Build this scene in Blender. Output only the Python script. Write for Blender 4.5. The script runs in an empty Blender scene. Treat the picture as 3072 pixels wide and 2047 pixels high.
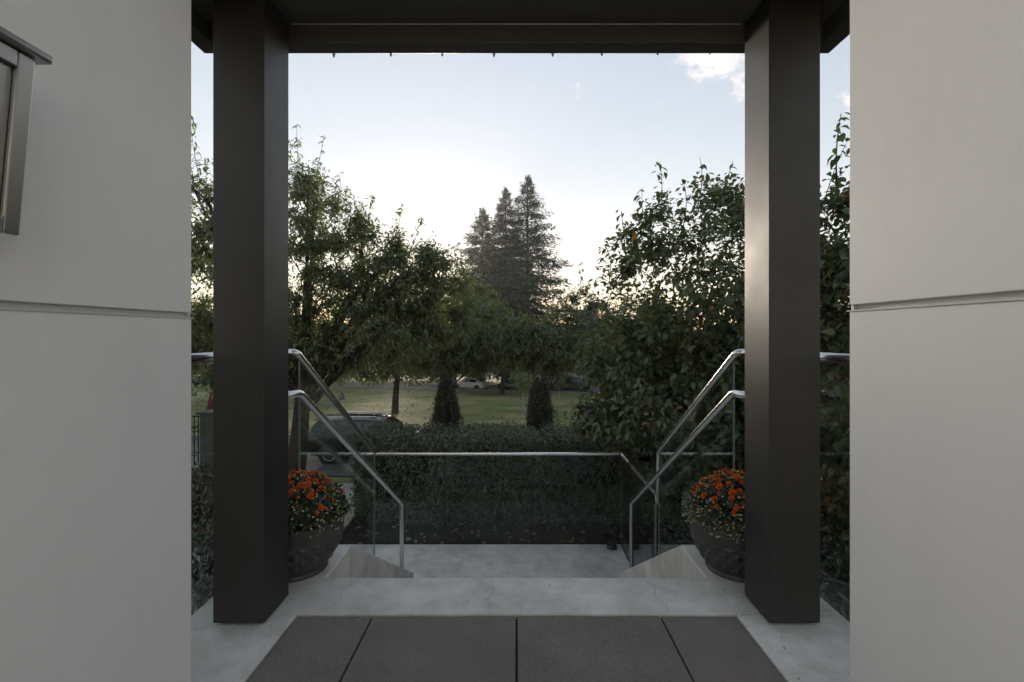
import bpy, bmesh, math, random
import numpy as np
from mathutils import Vector, Matrix
R = math.radians
rnd = random.Random(7)
sc = bpy.context.scene
COL = sc.collection

# ---------------------------------------------------------------- camera, sky, sun, exposure
CAM_H = 1.17
cd = bpy.data.cameras.new('camera'); cam = bpy.data.objects.new('camera', cd); COL.objects.link(cam)
cam.location = (0, 0, CAM_H); cam.rotation_euler = (R(90), 0, 0)
cd.sensor_width = 36; cd.lens = 16.98; cd.shift_x = -0.0045; cd.shift_y = -0.0068
cd.clip_start = 0.05; cd.clip_end = 6000
sc.camera = cam

SUN_EL, SUN_AZ = R(6.5), R(-8.6)          # azimuth measured from +Y towards +X
w = bpy.data.worlds.new('World'); sc.world = w; w.use_nodes = True
nt = w.node_tree; nt.nodes.clear()
def N(tree, t, **kw):
    n = tree.nodes.new(t)
    for k, v in kw.items():
        if k.startswith('i_'): n.inputs[k[2:].replace('_', ' ')].default_value = v
        else: setattr(n, k, v)
    return n
out = N(nt, 'ShaderNodeOutputWorld'); bg = N(nt, 'ShaderNodeBackground'); bg.inputs['Strength'].default_value = 0.15
sky = N(nt, 'ShaderNodeTexSky'); sky.sky_type = 'NISHITA'; sky.sun_disc = False
sky.sun_elevation = SUN_EL; sky.sun_rotation = SUN_AZ; sky.altitude = 50; sky.air_density = 1.0; sky.dust_density = 0.05; sky.ozone_density = 1.5
# tone curve on the whole sky: flattened so more fill reaches the foreground
sg = N(nt, 'ShaderNodeGamma'); sg.inputs['Gamma'].default_value = 0.43; nt.links.new(sky.outputs['Color'], sg.inputs['Color'])
sh = N(nt, 'ShaderNodeHueSaturation'); sh.inputs['Saturation'].default_value = 1.35; nt.links.new(sg.outputs['Color'], sh.inputs['Color'])
st0 = N(nt, 'ShaderNodeMix', data_type='RGBA', blend_type='MULTIPLY'); st0.inputs['Factor'].default_value = 1.0; st0.inputs['B'].default_value = (1.20, 0.968, 0.885, 1)
nt.links.new(sh.outputs['Color'], st0.inputs['A']); SKY = st0.outputs['Result']
# clouds: a broken pink-white bank low in the west and one torn cloud higher up
tc = N(nt, 'ShaderNodeTexCoord')
nz = N(nt, 'ShaderNodeTexNoise'); nz.inputs['Scale'].default_value = 24.0; nz.inputs['Detail'].default_value = 9.0; nz.inputs['Roughness'].default_value = 0.62
mp = N(nt, 'ShaderNodeMapping'); mp.inputs['Scale'].default_value = (1, 1, 1.7)
nt.links.new(tc.outputs['Generated'], mp.inputs['Vector']); nt.links.new(mp.outputs['Vector'], nz.inputs['Vector'])
def cloud_blob(direction, rx, rz, rot=0.0, amp=0.55):
    d = Vector(direction).normalized()
    m = N(nt, 'ShaderNodeMapping', vector_type='TEXTURE'); m.inputs['Location'].default_value = d
    m.inputs['Rotation'].default_value = (0, R(rot), 0); m.inputs['Scale'].default_value = (rx, 0.5, rz)
    nt.links.new(tc.outputs['Generated'], m.inputs['Vector'])
    l = N(nt, 'ShaderNodeVectorMath', operation='LENGTH'); nt.links.new(m.outputs['Vector'], l.inputs[0])
    r = N(nt, 'ShaderNodeMapRange'); r.inputs['From Min'].default_value = 0.0; r.inputs['From Max'].default_value = 1.0
    r.inputs['To Min'].default_value = amp; r.inputs['To Max'].default_value = 0.0
    nt.links.new(l.outputs['Value'], r.inputs['Value']); return r.outputs['Result']
blobs = [cloud_blob((0.405, 1, 0.575), 0.10, 0.05, 22, 0.62), cloud_blob((0.46, 1, 0.525), 0.045, 0.045, 0, 0.5), cloud_blob((0.72, 1, 0.49), 0.06, 0.05, 0, 0.45),
         cloud_blob((0.128, 1, 0.50), 0.02, 0.035, -30, 0.27), cloud_blob((0.52, 1, 0.235), 0.26, 0.04, 6, 0.45), cloud_blob((-0.9, -0.6, 0.5), 0.3, 0.12), cloud_blob((1.2, -0.3, 0.7), 0.35, 0.15)]
acc = blobs[0]
for b in blobs[1:]:
    mx = N(nt, 'ShaderNodeMath', operation='MAXIMUM'); nt.links.new(acc, mx.inputs[0]); nt.links.new(b, mx.inputs[1]); acc = mx.outputs[0]
ad = N(nt, 'ShaderNodeMath', operation='ADD'); nt.links.new(acc, ad.inputs[0]); nt.links.new(nz.outputs['Fac'], ad.inputs[1])
cr = N(nt, 'ShaderNodeMapRange'); cr.inputs['From Min'].default_value = 0.72; cr.inputs['From Max'].default_value = 1.0; cr.interpolation_type = 'SMOOTHSTEP'
nt.links.new(ad.outputs[0], cr.inputs['Value'])
mixc = N(nt, 'ShaderNodeMix', data_type='RGBA'); nt.links.new(cr.outputs['Result'], mixc.inputs['Factor'])
nt.links.new(SKY, mixc.inputs['A'])
cl = N(nt, 'ShaderNodeMix', data_type='RGBA', blend_type='ADD'); cl.inputs['Factor'].default_value = 1.0
nt.links.new(SKY, cl.inputs['A']); cl.inputs['B'].default_value = (0.95, 0.62, 0.42, 1)
nt.links.new(cl.outputs['Result'], mixc.inputs['B'])
nt.links.new(mixc.outputs['Result'], bg.inputs['Color']); nt.links.new(bg.outputs[0], out.inputs['Surface'])

sl = bpy.data.lights.new('sun', 'SUN'); sun = bpy.data.objects.new('sun', sl); COL.objects.link(sun)
sl.energy = 1.7; sl.angle = R(9); sl.color = (1.0, 0.87, 0.72)
sdir = Vector((math.sin(SUN_AZ) * math.cos(SUN_EL), math.cos(SUN_AZ) * math.cos(SUN_EL), math.sin(SUN_EL)))
sun.rotation_euler = sdir.to_track_quat('Z', 'Y').to_euler()
vs = sc.view_settings; vs.view_transform = 'Standard'; vs.look = 'None'; vs.gamma = 1.0; vs.exposure = 2.0; vs.use_curve_mapping = False
sc.render.engine = 'CYCLES'
cy = sc.cycles; cy.use_denoising = True; cy.use_adaptive_sampling = True; cy.adaptive_threshold = 0.02; cy.max_bounces = 7; cy.diffuse_bounces = 4; cy.glossy_bounces = 3; cy.transmission_bounces = 3; cy.transparent_max_bounces = 12
cy.caustics_reflective = False; cy.caustics_refractive = False; cy.sample_clamp_indirect = 6.0

# ---------------------------------------------------------------- materials
def new_mat(name):
    m = bpy.data.materials.new(name); m.use_nodes = True; t = m.node_tree; t.nodes.clear()
    o = N(t, 'ShaderNodeOutputMaterial'); return m, t, o
def noise(t, vec, scale, detail=4, rough=0.55):
    n = N(t, 'ShaderNodeTexNoise'); n.inputs['Scale'].default_value = scale; n.inputs['Detail'].default_value = detail; n.inputs['Roughness'].default_value = rough
    t.links.new(vec, n.inputs['Vector']); return n.outputs['Fac']
def ramp(t, fac, stops):
    r = N(t, 'ShaderNodeValToRGB'); e = r.color_ramp.elements
    while len(e) < len(stops): e.new(0.5)
    for i, (p, c) in enumerate(stops): e[i].position = p; e[i].color = (*c, 1)
    t.links.new(fac, r.inputs['Fac']); return r.outputs['Color']
def coords(t, scale=(1, 1, 1)):
    c = N(t, 'ShaderNodeTexCoord'); m = N(t, 'ShaderNodeMapping'); m.inputs['Scale'].default_value = scale
    g = N(t, 'ShaderNodeNewGeometry'); t.links.new(g.outputs['Position'], m.inputs['Vector']); return m.outputs['Vector']
def bump(t, h, strength=0.3, dist=0.01):
    b = N(t, 'ShaderNodeBump'); b.inputs['Strength'].default_value = strength; b.inputs['Distance'].default_value = dist
    t.links.new(h, b.inputs['Height']); return b.outputs['Normal']
def mixcol(t, fac, a, b, mode='MIX'):
    m = N(t, 'ShaderNodeMix', data_type='RGBA', blend_type=mode)
    if isinstance(fac, (int, float)): m.inputs['Factor'].default_value = fac
    else: t.links.new(fac, m.inputs['Factor'])
    for k, v in (('A', a), ('B', b)):
        if isinstance(v, tuple): m.inputs[k].default_value = (*v, 1)
        else: t.links.new(v, m.inputs[k])
    return m.outputs['Result']
def pbsdf(t, o, col, rough=0.6, metal=0.0, normal=None, spec=0.5, coat=0.0):
    p = N(t, 'ShaderNodeBsdfPrincipled'); p.inputs['Metallic'].default_value = metal; p.inputs['Specular IOR Level'].default_value = spec
    p.inputs['Coat Weight'].default_value = coat
    if isinstance(col, tuple): p.inputs['Base Color'].default_value = (*col, 1)
    else: t.links.new(col, p.inputs['Base Color'])
    if isinstance(rough, (int, float)): p.inputs['Roughness'].default_value = rough
    else: t.links.new(rough, p.inputs['Roughness'])
    if normal is not None: t.links.new(normal, p.inputs['Normal'])
    t.links.new(p.outputs[0], o.inputs['Surface']); return p
def simple(name, col, rough=0.6, metal=0.0, spec=0.5, var=0.12, scale=8, bmp=0.0, bscale=60, coat=0.0):
    m, t, o = new_mat(name); v = coords(t)
    f = noise(t, v, scale, 5)
    c = ramp(t, f, [(0.3, tuple(x * (1 - var) for x in col)), (0.7, tuple(min(1, x * (1 + var)) for x in col))])
    nm = bump(t, noise(t, v, bscale, 4), bmp, 0.004) if bmp else None
    rr = N(t, 'ShaderNodeMapRange'); rr.inputs['To Min'].default_value = rough * 0.88; rr.inputs['To Max'].default_value = min(1, rough * 1.12); t.links.new(noise(t, v, scale * 2.3, 3), rr.inputs['Value'])
    pbsdf(t, o, c, rr.outputs[0], metal, nm, spec, coat); return m
M = {}
def mk_concrete(name, lo, hi):
    m, t, o = new_mat(name); v = coords(t)
    big = noise(t, v, 2.6, 7, 0.66); mid = noise(t, v, 7, 8, 0.68); fine = noise(t, v, 140, 3)
    c = ramp(t, big, [(0.28, lo), (0.5, tuple((a + b) / 2 for a, b in zip(lo, hi))), (0.72, hi)])
    c = mixcol(t, 0.55, c, ramp(t, mid, [(0.25, (0.22, 0.22, 0.21)), (0.5, (0.5, 0.5, 0.5)), (0.75, (0.72, 0.72, 0.72))]), 'OVERLAY')
    spots = ramp(t, noise(t, v, 46, 2), [(0.0, (0.62, 0.6, 0.58)), (0.26, (0.62, 0.6, 0.58)), (0.31, (1, 1, 1))])
    c = mixcol(t, 0.8, c, spots, 'MULTIPLY')
    c = mixcol(t, 0.16, c, ramp(t, fine, [(0.3, (0.2, 0.2, 0.2)), (0.7, (0.85, 0.85, 0.85))]), 'OVERLAY')
    nm = bump(t, noise(t, v, 70, 6, 0.65), 0.25, 0.004)
    rr = ramp(t, mid, [(0.3, (0.5,) * 3), (0.7, (0.75,) * 3)])
    pbsdf(t, o, c, rr, 0, nm, 0.4); return m
M['concrete'] = mk_concrete('concrete', (0.42, 0.395, 0.36), (0.68, 0.645, 0.595))
M['path'] = mk_concrete('walk_concrete', (0.22, 0.215, 0.21), (0.33, 0.325, 0.315))
def mk_paver():
    m, t, o = new_mat('paver_granular'); v = coords(t)
    f1 = noise(t, v, 420, 2, 0.7); f2 = noise(t, v, 3.2, 5); f3 = noise(t, v, 150, 3, 0.7)
    c = ramp(t, f1, [(0.30, (0.085, 0.072, 0.064)), (0.5, (0.165, 0.142, 0.127)), (0.68, (0.29, 0.256, 0.232))])
    c = mixcol(t, 0.6, c, ramp(t, f2, [(0.3, (0.40, 0.39, 0.42)), (0.7, (0.60, 0.58, 0.56))]), 'OVERLAY')
    c = mixcol(t, 0.35, c, ramp(t, f3, [(0.3, (0.3,) * 3), (0.7, (0.7,) * 3)]), 'OVERLAY')
    pbsdf(t, o, c, 0.85, 0, bump(t, f1, 0.5, 0.003), 0.3); return m
M['paver'] = mk_paver()
def mk_wall():
    m, t, o = new_mat('painted_panel'); v = coords(t)
    s = coords(t, (1, 1, 0.35))
    c = ramp(t, noise(t, v, 1.3, 5), [(0.3, (0.80, 0.788, 0.768)), (0.7, (0.84, 0.828, 0.808))])
    smear = ramp(t, noise(t, s, 5, 7, 0.7), [(0.30, (0.90, 0.89, 0.88)), (0.5, (1, 1, 1))])
    c = mixcol(t, 0.42, c, smear, 'MULTIPLY')
    h = N(t, 'ShaderNodeMath', operation='ADD'); t.links.new(noise(t, coords(t, (1, 1, 1.6)), 85, 5, 0.6), h.inputs[0]); t.links.new(noise(t, v, 14, 4), h.inputs[1])
    pbsdf(t, o, c, 0.62, 0, bump(t, h.outputs[0], 0.09, 0.003), 0.35); return m
M['wall'] = mk_wall()
M['flashing'] = simple('flashing', (0.60, 0.60, 0.585), 0.45, 0.0, 0.5, 0.05)
def mk_post():
    m, t, o = new_mat('dark_painted_metal'); v = coords(t)
    c = ramp(t, noise(t, v, 5, 5), [(0.3, (0.011, 0.0105, 0.0098)), (0.7, (0.016, 0.0152, 0.014))])
    nm = bump(t, noise(t, v, 130, 3), 0.10, 0.002)
    specks = ramp(t, noise(t, v, 55, 1), [(0.0, (0.25,) * 3), (0.80, (0.25,) * 3), (0.82, (0.4,) * 3)])
    rr = ramp(t, noise(t, v, 4, 4), [(0.3, (0.46,) * 3), (0.7, (0.56,) * 3)])
    pp_ = pbsdf(t, o, c, rr, 0, nm, 0.5); pp_.inputs['IOR'].default_value = 1.58; return m
M['post'] = mk_post()
M['roof'] = simple('dark_soffit', (0.075, 0.070, 0.063), 0.5, 0, 0.45, 0.1, 4)
def mk_steel():
    m, t, o = new_mat('brushed_steel'); v = coords(t)
    n1 = noise(t, v, 30, 3)
    rr = ramp(t, n1, [(0.2, (0.20,) * 3), (0.8, (0.34,) * 3)])
    c = ramp(t, noise(t, v, 9, 4), [(0.3, (0.66, 0.645, 0.62)), (0.7, (0.74, 0.725, 0.70))])
    pbsdf(t, o, c, 0.27, 1.0); return m
M['steel'] = mk_steel()
M['box_steel'] = simple('mailbox_steel', (0.36, 0.355, 0.345), 0.33, 1.0, 0.5, 0.15, 3)
def mk_glass():
    m, t, o = new_mat('clear_glass')
    tr = N(t, 'ShaderNodeBsdfTransparent'); tr.inputs['Color'].default_value = (0.90, 0.935, 0.92, 1)
    gl = N(t, 'ShaderNodeBsdfGlossy'); gl.inputs['Roughness'].default_value = 0.005; gl.inputs['Color'].default_value = (0.95, 0.97, 1, 1)
    fr = N(t, 'ShaderNodeFresnel'); gb = N(t, 'ShaderNodeNewGeometry'); io = N(t, 'ShaderNodeMapRange'); io.inputs['To Min'].default_value = 1.4; io.inputs['To Max'].default_value = 1 / 1.4
    t.links.new(gb.outputs['Backfacing'], io.inputs['Value']); t.links.new(io.outputs[0], fr.inputs['IOR'])
    mx = N(t, 'ShaderNodeMixShader'); t.links.new(fr.outputs[0], mx.inputs[0]); t.links.new(tr.outputs[0], mx.inputs[1]); t.links.new(gl.outputs[0], mx.inputs[2])
    t.links.new(mx.outputs[0], o.inputs['Surface']); return m
M['glass'] = mk_glass()
M['glass_edge'] = simple('glass_edge', (0.14, 0.18, 0.17), 0.15, 0, 0.6, 0.05)
M['joint'] = simple('dark_joint', (0.02, 0.02, 0.02), 0.8)
M['crack'] = simple('crack_dark', (0.20, 0.195, 0.19), 0.9, 0, 0.2, 0.3, 30)
def mk_leaf(name, stops, trans=0.35, gloss=0.06, rough=0.42):
    m, t, o = new_mat(name); g = N(t, 'ShaderNodeNewGeometry')
    c = ramp(t, g.outputs['Random Per Island'], stops)
    v = coords(t); c = mixcol(t, 0.35, c, ramp(t, noise(t, v, 2.2, 3), [(0.3, (0.38,) * 3), (0.7, (0.62,) * 3)]), 'OVERLAY')
    d = N(t, 'ShaderNodeBsdfDiffuse'); tl = N(t, 'ShaderNodeBsdfTranslucent'); gl = N(t, 'ShaderNodeBsdfGlossy'); gl.inputs['Roughness'].default_value = rough
    ct = mixcol(t, 1.0, c, (1.15, 1.2, 0.70), 'MULTIPLY')
    t.links.new(c, d.inputs['Color']); t.links.new(ct, tl.inputs['Color'])
    a = N(t, 'ShaderNodeMixShader'); a.inputs[0].default_value = trans; t.links.new(d.outputs[0], a.inputs[1]); t.links.new(tl.outputs[0], a.inputs[2])
    b = N(t, 'ShaderNodeMixShader'); b.inputs[0].default_value = gloss; t.links.new(a.outputs[0], b.inputs[1]); t.links.new(gl.outputs[0], b.inputs[2])
    t.links.new(b.outputs[0], o.inputs['Surface']); return m
M['cherry'] = mk_leaf('cherry_leaf', [(0.0, (0.072, 0.092, 0.044)), (0.5, (0.115, 0.145, 0.066)), (0.93, (0.15, 0.18, 0.080)), (1.0, (0.21, 0.18, 0.08))], 0.58)
M['pear'] = mk_leaf('broad_leaf', [(0.0, (0.065, 0.090, 0.050)), (0.5, (0.10, 0.135, 0.070)), (0.955, (0.13, 0.17, 0.082)), (0.975, (0.16, 0.15, 0.04)), (0.99, (0.34, 0.13, 0.04)), (1.0, (0.30, 0.10, 0.035))], 0.40, 0.05, 0.45)
M['hedge'] = mk_leaf('hedge_leaf', [(0.0, (0.034, 0.048, 0.024)), (0.55, (0.064, 0.090, 0.040)), (1.0, (0.115, 0.145, 0.060))], 0.25, 0.08, 0.4)
M['column'] = mk_leaf('column_leaf', [(0.0, (0.05, 0.06, 0.044)), (1.0, (0.11, 0.12, 0.09))], 0.2, 0.05)
M['needle'] = mk_leaf('needle_spray', [(0.0, (0.020, 0.040, 0.024)), (1.0, (0.046, 0.076, 0.044))], 0.15, 0.03)
M['maple'] = mk_leaf('park_leaf', [(0.0, (0.06, 0.080, 0.036)), (0.8, (0.12, 0.15, 0.06)), (1.0, (0.14, 0.11, 0.05))], 0.4)
M['young'] = mk_leaf('young_leaf', [(0.0, (0.10, 0.16, 0.04)), (1.0, (0.17, 0.24, 0.07))], 0.45)
M['shrub'] = mk_leaf('shrub_leaf', [(0.0, (0.022, 0.034, 0.018)), (1.0, (0.06, 0.085, 0.04))], 0.2, 0.10)
M['mum_leaf'] = mk_leaf('mum_leaf', [(0.0, (0.028, 0.045, 0.025)), (1.0, (0.07, 0.095, 0.05))], 0.2, 0.06)
M['silver_leaf'] = mk_leaf('silver_leaf', [(0.0, (0.16, 0.18, 0.12)), (1.0, (0.36, 0.37, 0.28))], 0.2, 0.03)
M['petal'] = mk_leaf('mum_petal', [(0.0, (0.55, 0.075, 0.010)), (0.6, (0.76, 0.145, 0.018)), (1.0, (0.86, 0.25, 0.04))], 0.3, 0.02)
M['bud'] = mk_leaf('mum_bud', [(0.0, (0.30, 0.30, 0.10)), (0.7, (0.52, 0.50, 0.28)), (1.0, (0.62, 0.34, 0.06))], 0.1, 0.05)
M['bud_eye'] = simple('bud_eye', (0.22, 0.09, 0.02), 0.7)
M['blade'] = mk_leaf('grass_blade', [(0.0, (0.05, 0.06, 0.03)), (1.0, (0.12, 0.125, 0.06))], 0.3, 0.03)
M['litter'] = mk_leaf('fallen_leaf', [(0.0, (0.20, 0.15, 0.06)), (0.5, (0.34, 0.30, 0.16)), (1.0, (0.30, 0.14, 0.06))], 0.2, 0.02)
M['bark'] = simple('bark', (0.055, 0.045, 0.036), 0.9, 0, 0.2, 0.35, 14, 0.8, 30)
M['stem'] = simple('pale_stem', (0.30, 0.29, 0.24), 0.8, 0, 0.3, 0.2, 20)
M['planter'] = simple('dark_glazed_clay', (0.050, 0.045, 0.043), 0.40, 0, 0.5, 0.25, 9, 0.15, 90)
M['soil'] = simple('soil', (0.030, 0.024, 0.019), 0.95, 0, 0.2, 0.4, 20, 0.8, 40)
def mk_ground():
    m, t, o = new_mat('lawn_and_beds'); v = coords(t)
    g = N(t, 'ShaderNodeSeparateXYZ'); t.links.new(v, g.inputs[0])
    grass = ramp(t, noise(t, v, 0.30, 7, 0.68), [(0.34, (0.10, 0.14, 0.045)), (0.47, (0.155, 0.18, 0.065)), (0.57, (0.25, 0.22, 0.105)), (0.75, (0.28, 0.225, 0.12))])
    grass = mixcol(t, 0.5, grass, ramp(t, noise(t, v, 3.5, 6, 0.7), [(0.3, (0.3,) * 3), (0.7, (0.72,) * 3)]), 'OVERLAY')
    soil = ramp(t, noise(t, v, 9, 6, 0.7), [(0.3, (0.018, 0.014, 0.011)), (0.7, (0.055, 0.042, 0.032))])
    e = N(t, 'ShaderNodeMath', operation='ADD'); t.links.new(g.outputs['Y'], e.inputs[0]); t.links.new(noise(t, v, 1.1, 4), e.inputs[1])
    mr = N(t, 'ShaderNodeMapRange'); mr.inputs['From Min'].default_value = 9.5; mr.inputs['From Max'].default_value = 9.9; t.links.new(e.outputs[0], mr.inputs['Value'])
    c = mixcol(t, mr.outputs[0], soil, grass)
    pbsdf(t, o, c, 0.95, 0, bump(t, noise(t, v, 22, 6, 0.75), 0.9, 0.06), 0.15); return m
M['ground'] = mk_ground()
M['asphalt'] = simple('asphalt', (0.085, 0.083, 0.082), 0.85, 0, 0.3, 0.25, 3, 0.5, 90)
M['kerb'] = mk_concrete('kerb_concrete', (0.16, 0.155, 0.15), (0.26, 0.255, 0.245))
M['car_black'] = simple('car_paint_black', (0.010, 0.010, 0.011), 0.22, 0, 0.45, 0.05, 3, coat=0.0)
M['car_white'] = simple('car_paint_white', (0.75, 0.76, 0.78), 0.2, 0, 0.5, 0.03, 3, coat=0.6)
M['car_grey'] = simple('car_paint_charcoal', (0.035, 0.037, 0.042), 0.2, 0.2, 0.5, 0.05, 3, coat=0.8)
M['car_glass'] = simple('car_window', (0.012, 0.013, 0.014), 0.05, 0, 0.8, 0.02)
M['tyre'] = simple('tyre', (0.015, 0.015, 0.015), 0.85)
M['rim'] = simple('alloy', (0.45, 0.45, 0.46), 0.3, 1.0)
M['red_lens'] = simple('tail_lens', (0.30, 0.02, 0.015), 0.15, 0, 0.6)
M['clear_lens'] = simple('head_lens', (0.7, 0.7, 0.7), 0.1, 0, 0.6)
M['black_plastic'] = simple('black_plastic', (0.02, 0.02, 0.02), 0.6)
M['chrome'] = simple('chrome_trim', (0.7, 0.7, 0.7), 0.15, 1.0)
M['iron'] = simple('painted_iron', (0.03, 0.027, 0.022), 0.35, 0, 0.6)
M['pillar'] = simple('grey_pillar', (0.10, 0.10, 0.095), 0.85, 0, 0.3, 0.2, 12, 0.4, 60)
M['maroon'] = simple('maroon_cloth', (0.16, 0.035, 0.045), 0.9, 0, 0.2, 0.2, 12)
M['stone'] = simple('black_river_stone', (0.016, 0.017, 0.018), 0.18, 0, 0.6, 0.3, 12)
M['siding'] = simple('grey_siding', (0.26, 0.26, 0.25), 0.8, 0, 0.3, 0.08)
M['bulb'] = simple('frosted_bulb', (0.62, 0.58, 0.48), 0.25, 0, 0.6, 0.1, 40)
M['cord'] = simple('dark_cord', (0.02, 0.025, 0.02), 0.7)
M['bag'] = simple('watering_bag', (0.10, 0.12, 0.10), 0.6, 0, 0.4, 0.2, 5)
M['trim_white'] = simple('white_trim', (0.7, 0.7, 0.68), 0.6)

# ---------------------------------------------------------------- mesh helpers
ORG = {}
class MB:
    def __init__(s): s.v = []; s.f = []; s.smooth = False
    def add(s, vs, fs):
        b = len(s.v); s.v += [tuple(p) for p in vs]; s.f += [tuple(b + i for i in f) for f in fs]; return s
    def box(s, x0, x1, y0, y1, z0, z1):
        return s.add([(x0,y0,z0),(x1,y0,z0),(x1,y1,z0),(x0,y1,z0),(x0,y0,z1),(x1,y0,z1),(x1,y1,z1),(x0,y1,z1)],
                     [(0,3,2,1),(4,5,6,7),(0,1,5,4),(1,2,6,5),(2,3,7,6),(3,0,4,7)])
    def prism(s, poly, axis, a, b):
        # poly: 2-D points; axis 'x': (y,z) extruded over x from a to b; 'y': (x,z); 'z': (x,y)
        n = len(poly)
        def P(p, t): return {'x': (t, p[0], p[1]), 'y': (p[0], t, p[1]), 'z': (p[0], p[1], t)}[axis]
        vs = [P(p, a) for p in poly] + [P(p, b) for p in poly]
        fs = [tuple(range(n))[::-1], tuple(range(n, 2 * n))] + [(i, (i + 1) % n, n + (i + 1) % n, n + i) for i in range(n)]
        return s.add(vs, fs)
    def tube(s, pts, r, n=10, cap=True):
        pts = [Vector(p) for p in pts]; k = len(pts)
        rs = r if hasattr(r, '__len__') else [r] * k
        vs = []; side = None
        for i, p in enumerate(pts):
            if i == 0: d = pts[1] - pts[0]
            elif i == k - 1: d = pts[-1] - pts[-2]
            else: d = (pts[i] - pts[i-1]).normalized() + (pts[i+1] - pts[i]).normalized()
            d.normalize()
            if side is None: side = d.orthogonal().normalized()
            side = (side - d * side.dot(d)); side = side.normalized() if side.length > 1e-5 else d.orthogonal().normalized()
            up = d.cross(side); m = 1.0
            if 0 < i < k - 1:
                c = (pts[i] - pts[i-1]).normalized().dot(d); m = 1 / max(0.5, c)
            for j in range(n):
                a = 2 * math.pi * j / n; vs.append(p + (side * math.cos(a) + up * math.sin(a)) * rs[i] * (m if i not in (0, k-1) and n > 6 else 1))
        fs = [(i*n + j, i*n + (j+1) % n, (i+1)*n + (j+1) % n, (i+1)*n + j) for i in range(k-1) for j in range(n)]
        if cap: fs += [tuple(range(n))[::-1], tuple(range((k-1)*n, k*n))]
        return s.add(vs, fs)
    def lathe(s, prof, n=24, c=(0, 0, 0), disp=None):
        vs = []
        for (r, z) in prof:
            for j in range(n):
                a = 2 * math.pi * j / n; rr = r + (disp(a, z, r) if disp else 0)
                vs.append((c[0] + rr * math.cos(a), c[1] + rr * math.sin(a), c[2] + z))
        k = len(prof)
        return s.add(vs, [(i*n + j, i*n + (j+1) % n, (i+1)*n + (j+1) % n, (i+1)*n + j) for i in range(k-1) for j in range(n)])
def origin(p):
    return ORG.get(p.name, Vector((0, 0, 0))) if p is not None else Vector((0, 0, 0))
def link_mesh(name, me, mat, parent, org):
    me.materials.append(M[mat]); o = bpy.data.objects.new(name, me); COL.objects.link(o); o.location = org
    if parent is not None: o.parent = parent; o.location = org - origin(parent)
    ORG[o.name] = Vector(org); return o
def obj(name, mb, mat, parent=None, smooth=False, bevel=0.0, org=None):
    org = Vector(org) if org is not None else (origin(parent) if parent is not None else Vector((0, 0, 0)))
    me = bpy.data.meshes.new(name)
    me.from_pydata([(x - org.x, y - org.y, z - org.z) for x, y, z in mb.v], [], mb.f); me.update()
    if smooth:
        me.polygons.foreach_set('use_smooth', [True] * len(me.polygons))
        if smooth != 'all': me.set_sharp_from_angle(angle=R(40))
    o = link_mesh(name, me, mat, parent, org)
    if bevel:
        b = o.modifiers.new('bevel', 'BEVEL'); b.width = bevel; b.segments = 2; b.limit_method = 'ANGLE'; b.angle_limit = R(35)
    return o
def np_obj(name, v, f, mat, parent=None, org=None, smooth=False):
    # v (n,3) ; f: list of (m,3) or (m,4) index arrays
    org = Vector(org) if org is not None else (origin(parent) if parent is not None else Vector((0, 0, 0)))
    me = bpy.data.meshes.new(name); v = np.asarray(v, dtype=np.float32) - np.array(org, dtype=np.float32)
    loops = np.concatenate([a.ravel() for a in f]).astype(np.int32)
    tot = np.concatenate([np.full(len(a), a.shape[1], np.int32) for a in f]); st = np.concatenate([[0], np.cumsum(tot)[:-1]]).astype(np.int32)
    me.vertices.add(len(v)); me.vertices.foreach_set('co', v.ravel())
    me.loops.add(len(loops)); me.loops.foreach_set('vertex_index', loops)
    me.polygons.add(len(tot)); me.polygons.foreach_set('loop_start', st); me.polygons.foreach_set('loop_total', tot)
    if smooth: me.polygons.foreach_set('use_smooth', np.ones(len(tot), bool))
    me.update(calc_edges=True)
    return link_mesh(name, me, mat, parent, org)
def tag(o, label, cat=None, group=None, kind=None):
    if label: o['label'] = label
    if cat: o['category'] = cat
    if group: o['group'] = group
    if kind: o['kind'] = kind
    return o
def empty(name, loc, label, cat, group=None):
    o = bpy.data.objects.new(name, None); COL.objects.link(o); o.location = loc; o.empty_display_size = 0.1
    ORG[o.name] = Vector(loc); return tag(o, label, cat, group)
def struct(o): o['kind'] = 'structure'; return o
def copy_tree(o, parent=None):
    c = o.copy(); COL.objects.link(c)
    if parent is not None: c.parent = parent
    for ch in list(o.children): copy_tree(ch, c)
    return c

# ---------------------------------------------------------------- terrain
def gz(y):
    if y < 8.3: return -1.40
    if y < 16.4: return -1.40 - (y - 8.3) / 8.1 * 2.30
    if y < 16.9: return -3.70 - (y - 16.4) / 0.5 * 0.14
    if y < 23.1: return -3.84
    if y < 23.3: return -3.84 + (y - 23.1) / 0.2 * 0.18
    return -3.66 - 0.054 * (min(y, 88) - 23.3)
ys = [-60, -20, -5, 0, 4, 7, 8.3, 10, 12, 14, 16.4, 16.9, 20, 23.1, 23.3] + [23.3 + 2.5 * i for i in range(1, 27)] + [100, 150, 300, 800, 2500, 5000]
xs = [-5000, -1500, -400, -150] + [-80 + 5 * i for i in range(33)] + [150, 400, 1500, 5000]
mb = MB(); rr = random.Random(3)
for y in ys:
    for x in xs: mb.v.append((x, y, gz(y) + (rr.uniform(-0.05, 0.05) if 26 < y < 90 else 0)))
nx = len(xs)
mb.f = [(j*nx+i, j*nx+i+1, (j+1)*nx+i+1, (j+1)*nx+i) for j in range(len(ys)-1) for i in range(nx-1)]
struct(obj('ground', mb, 'ground', smooth='all'))
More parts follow.
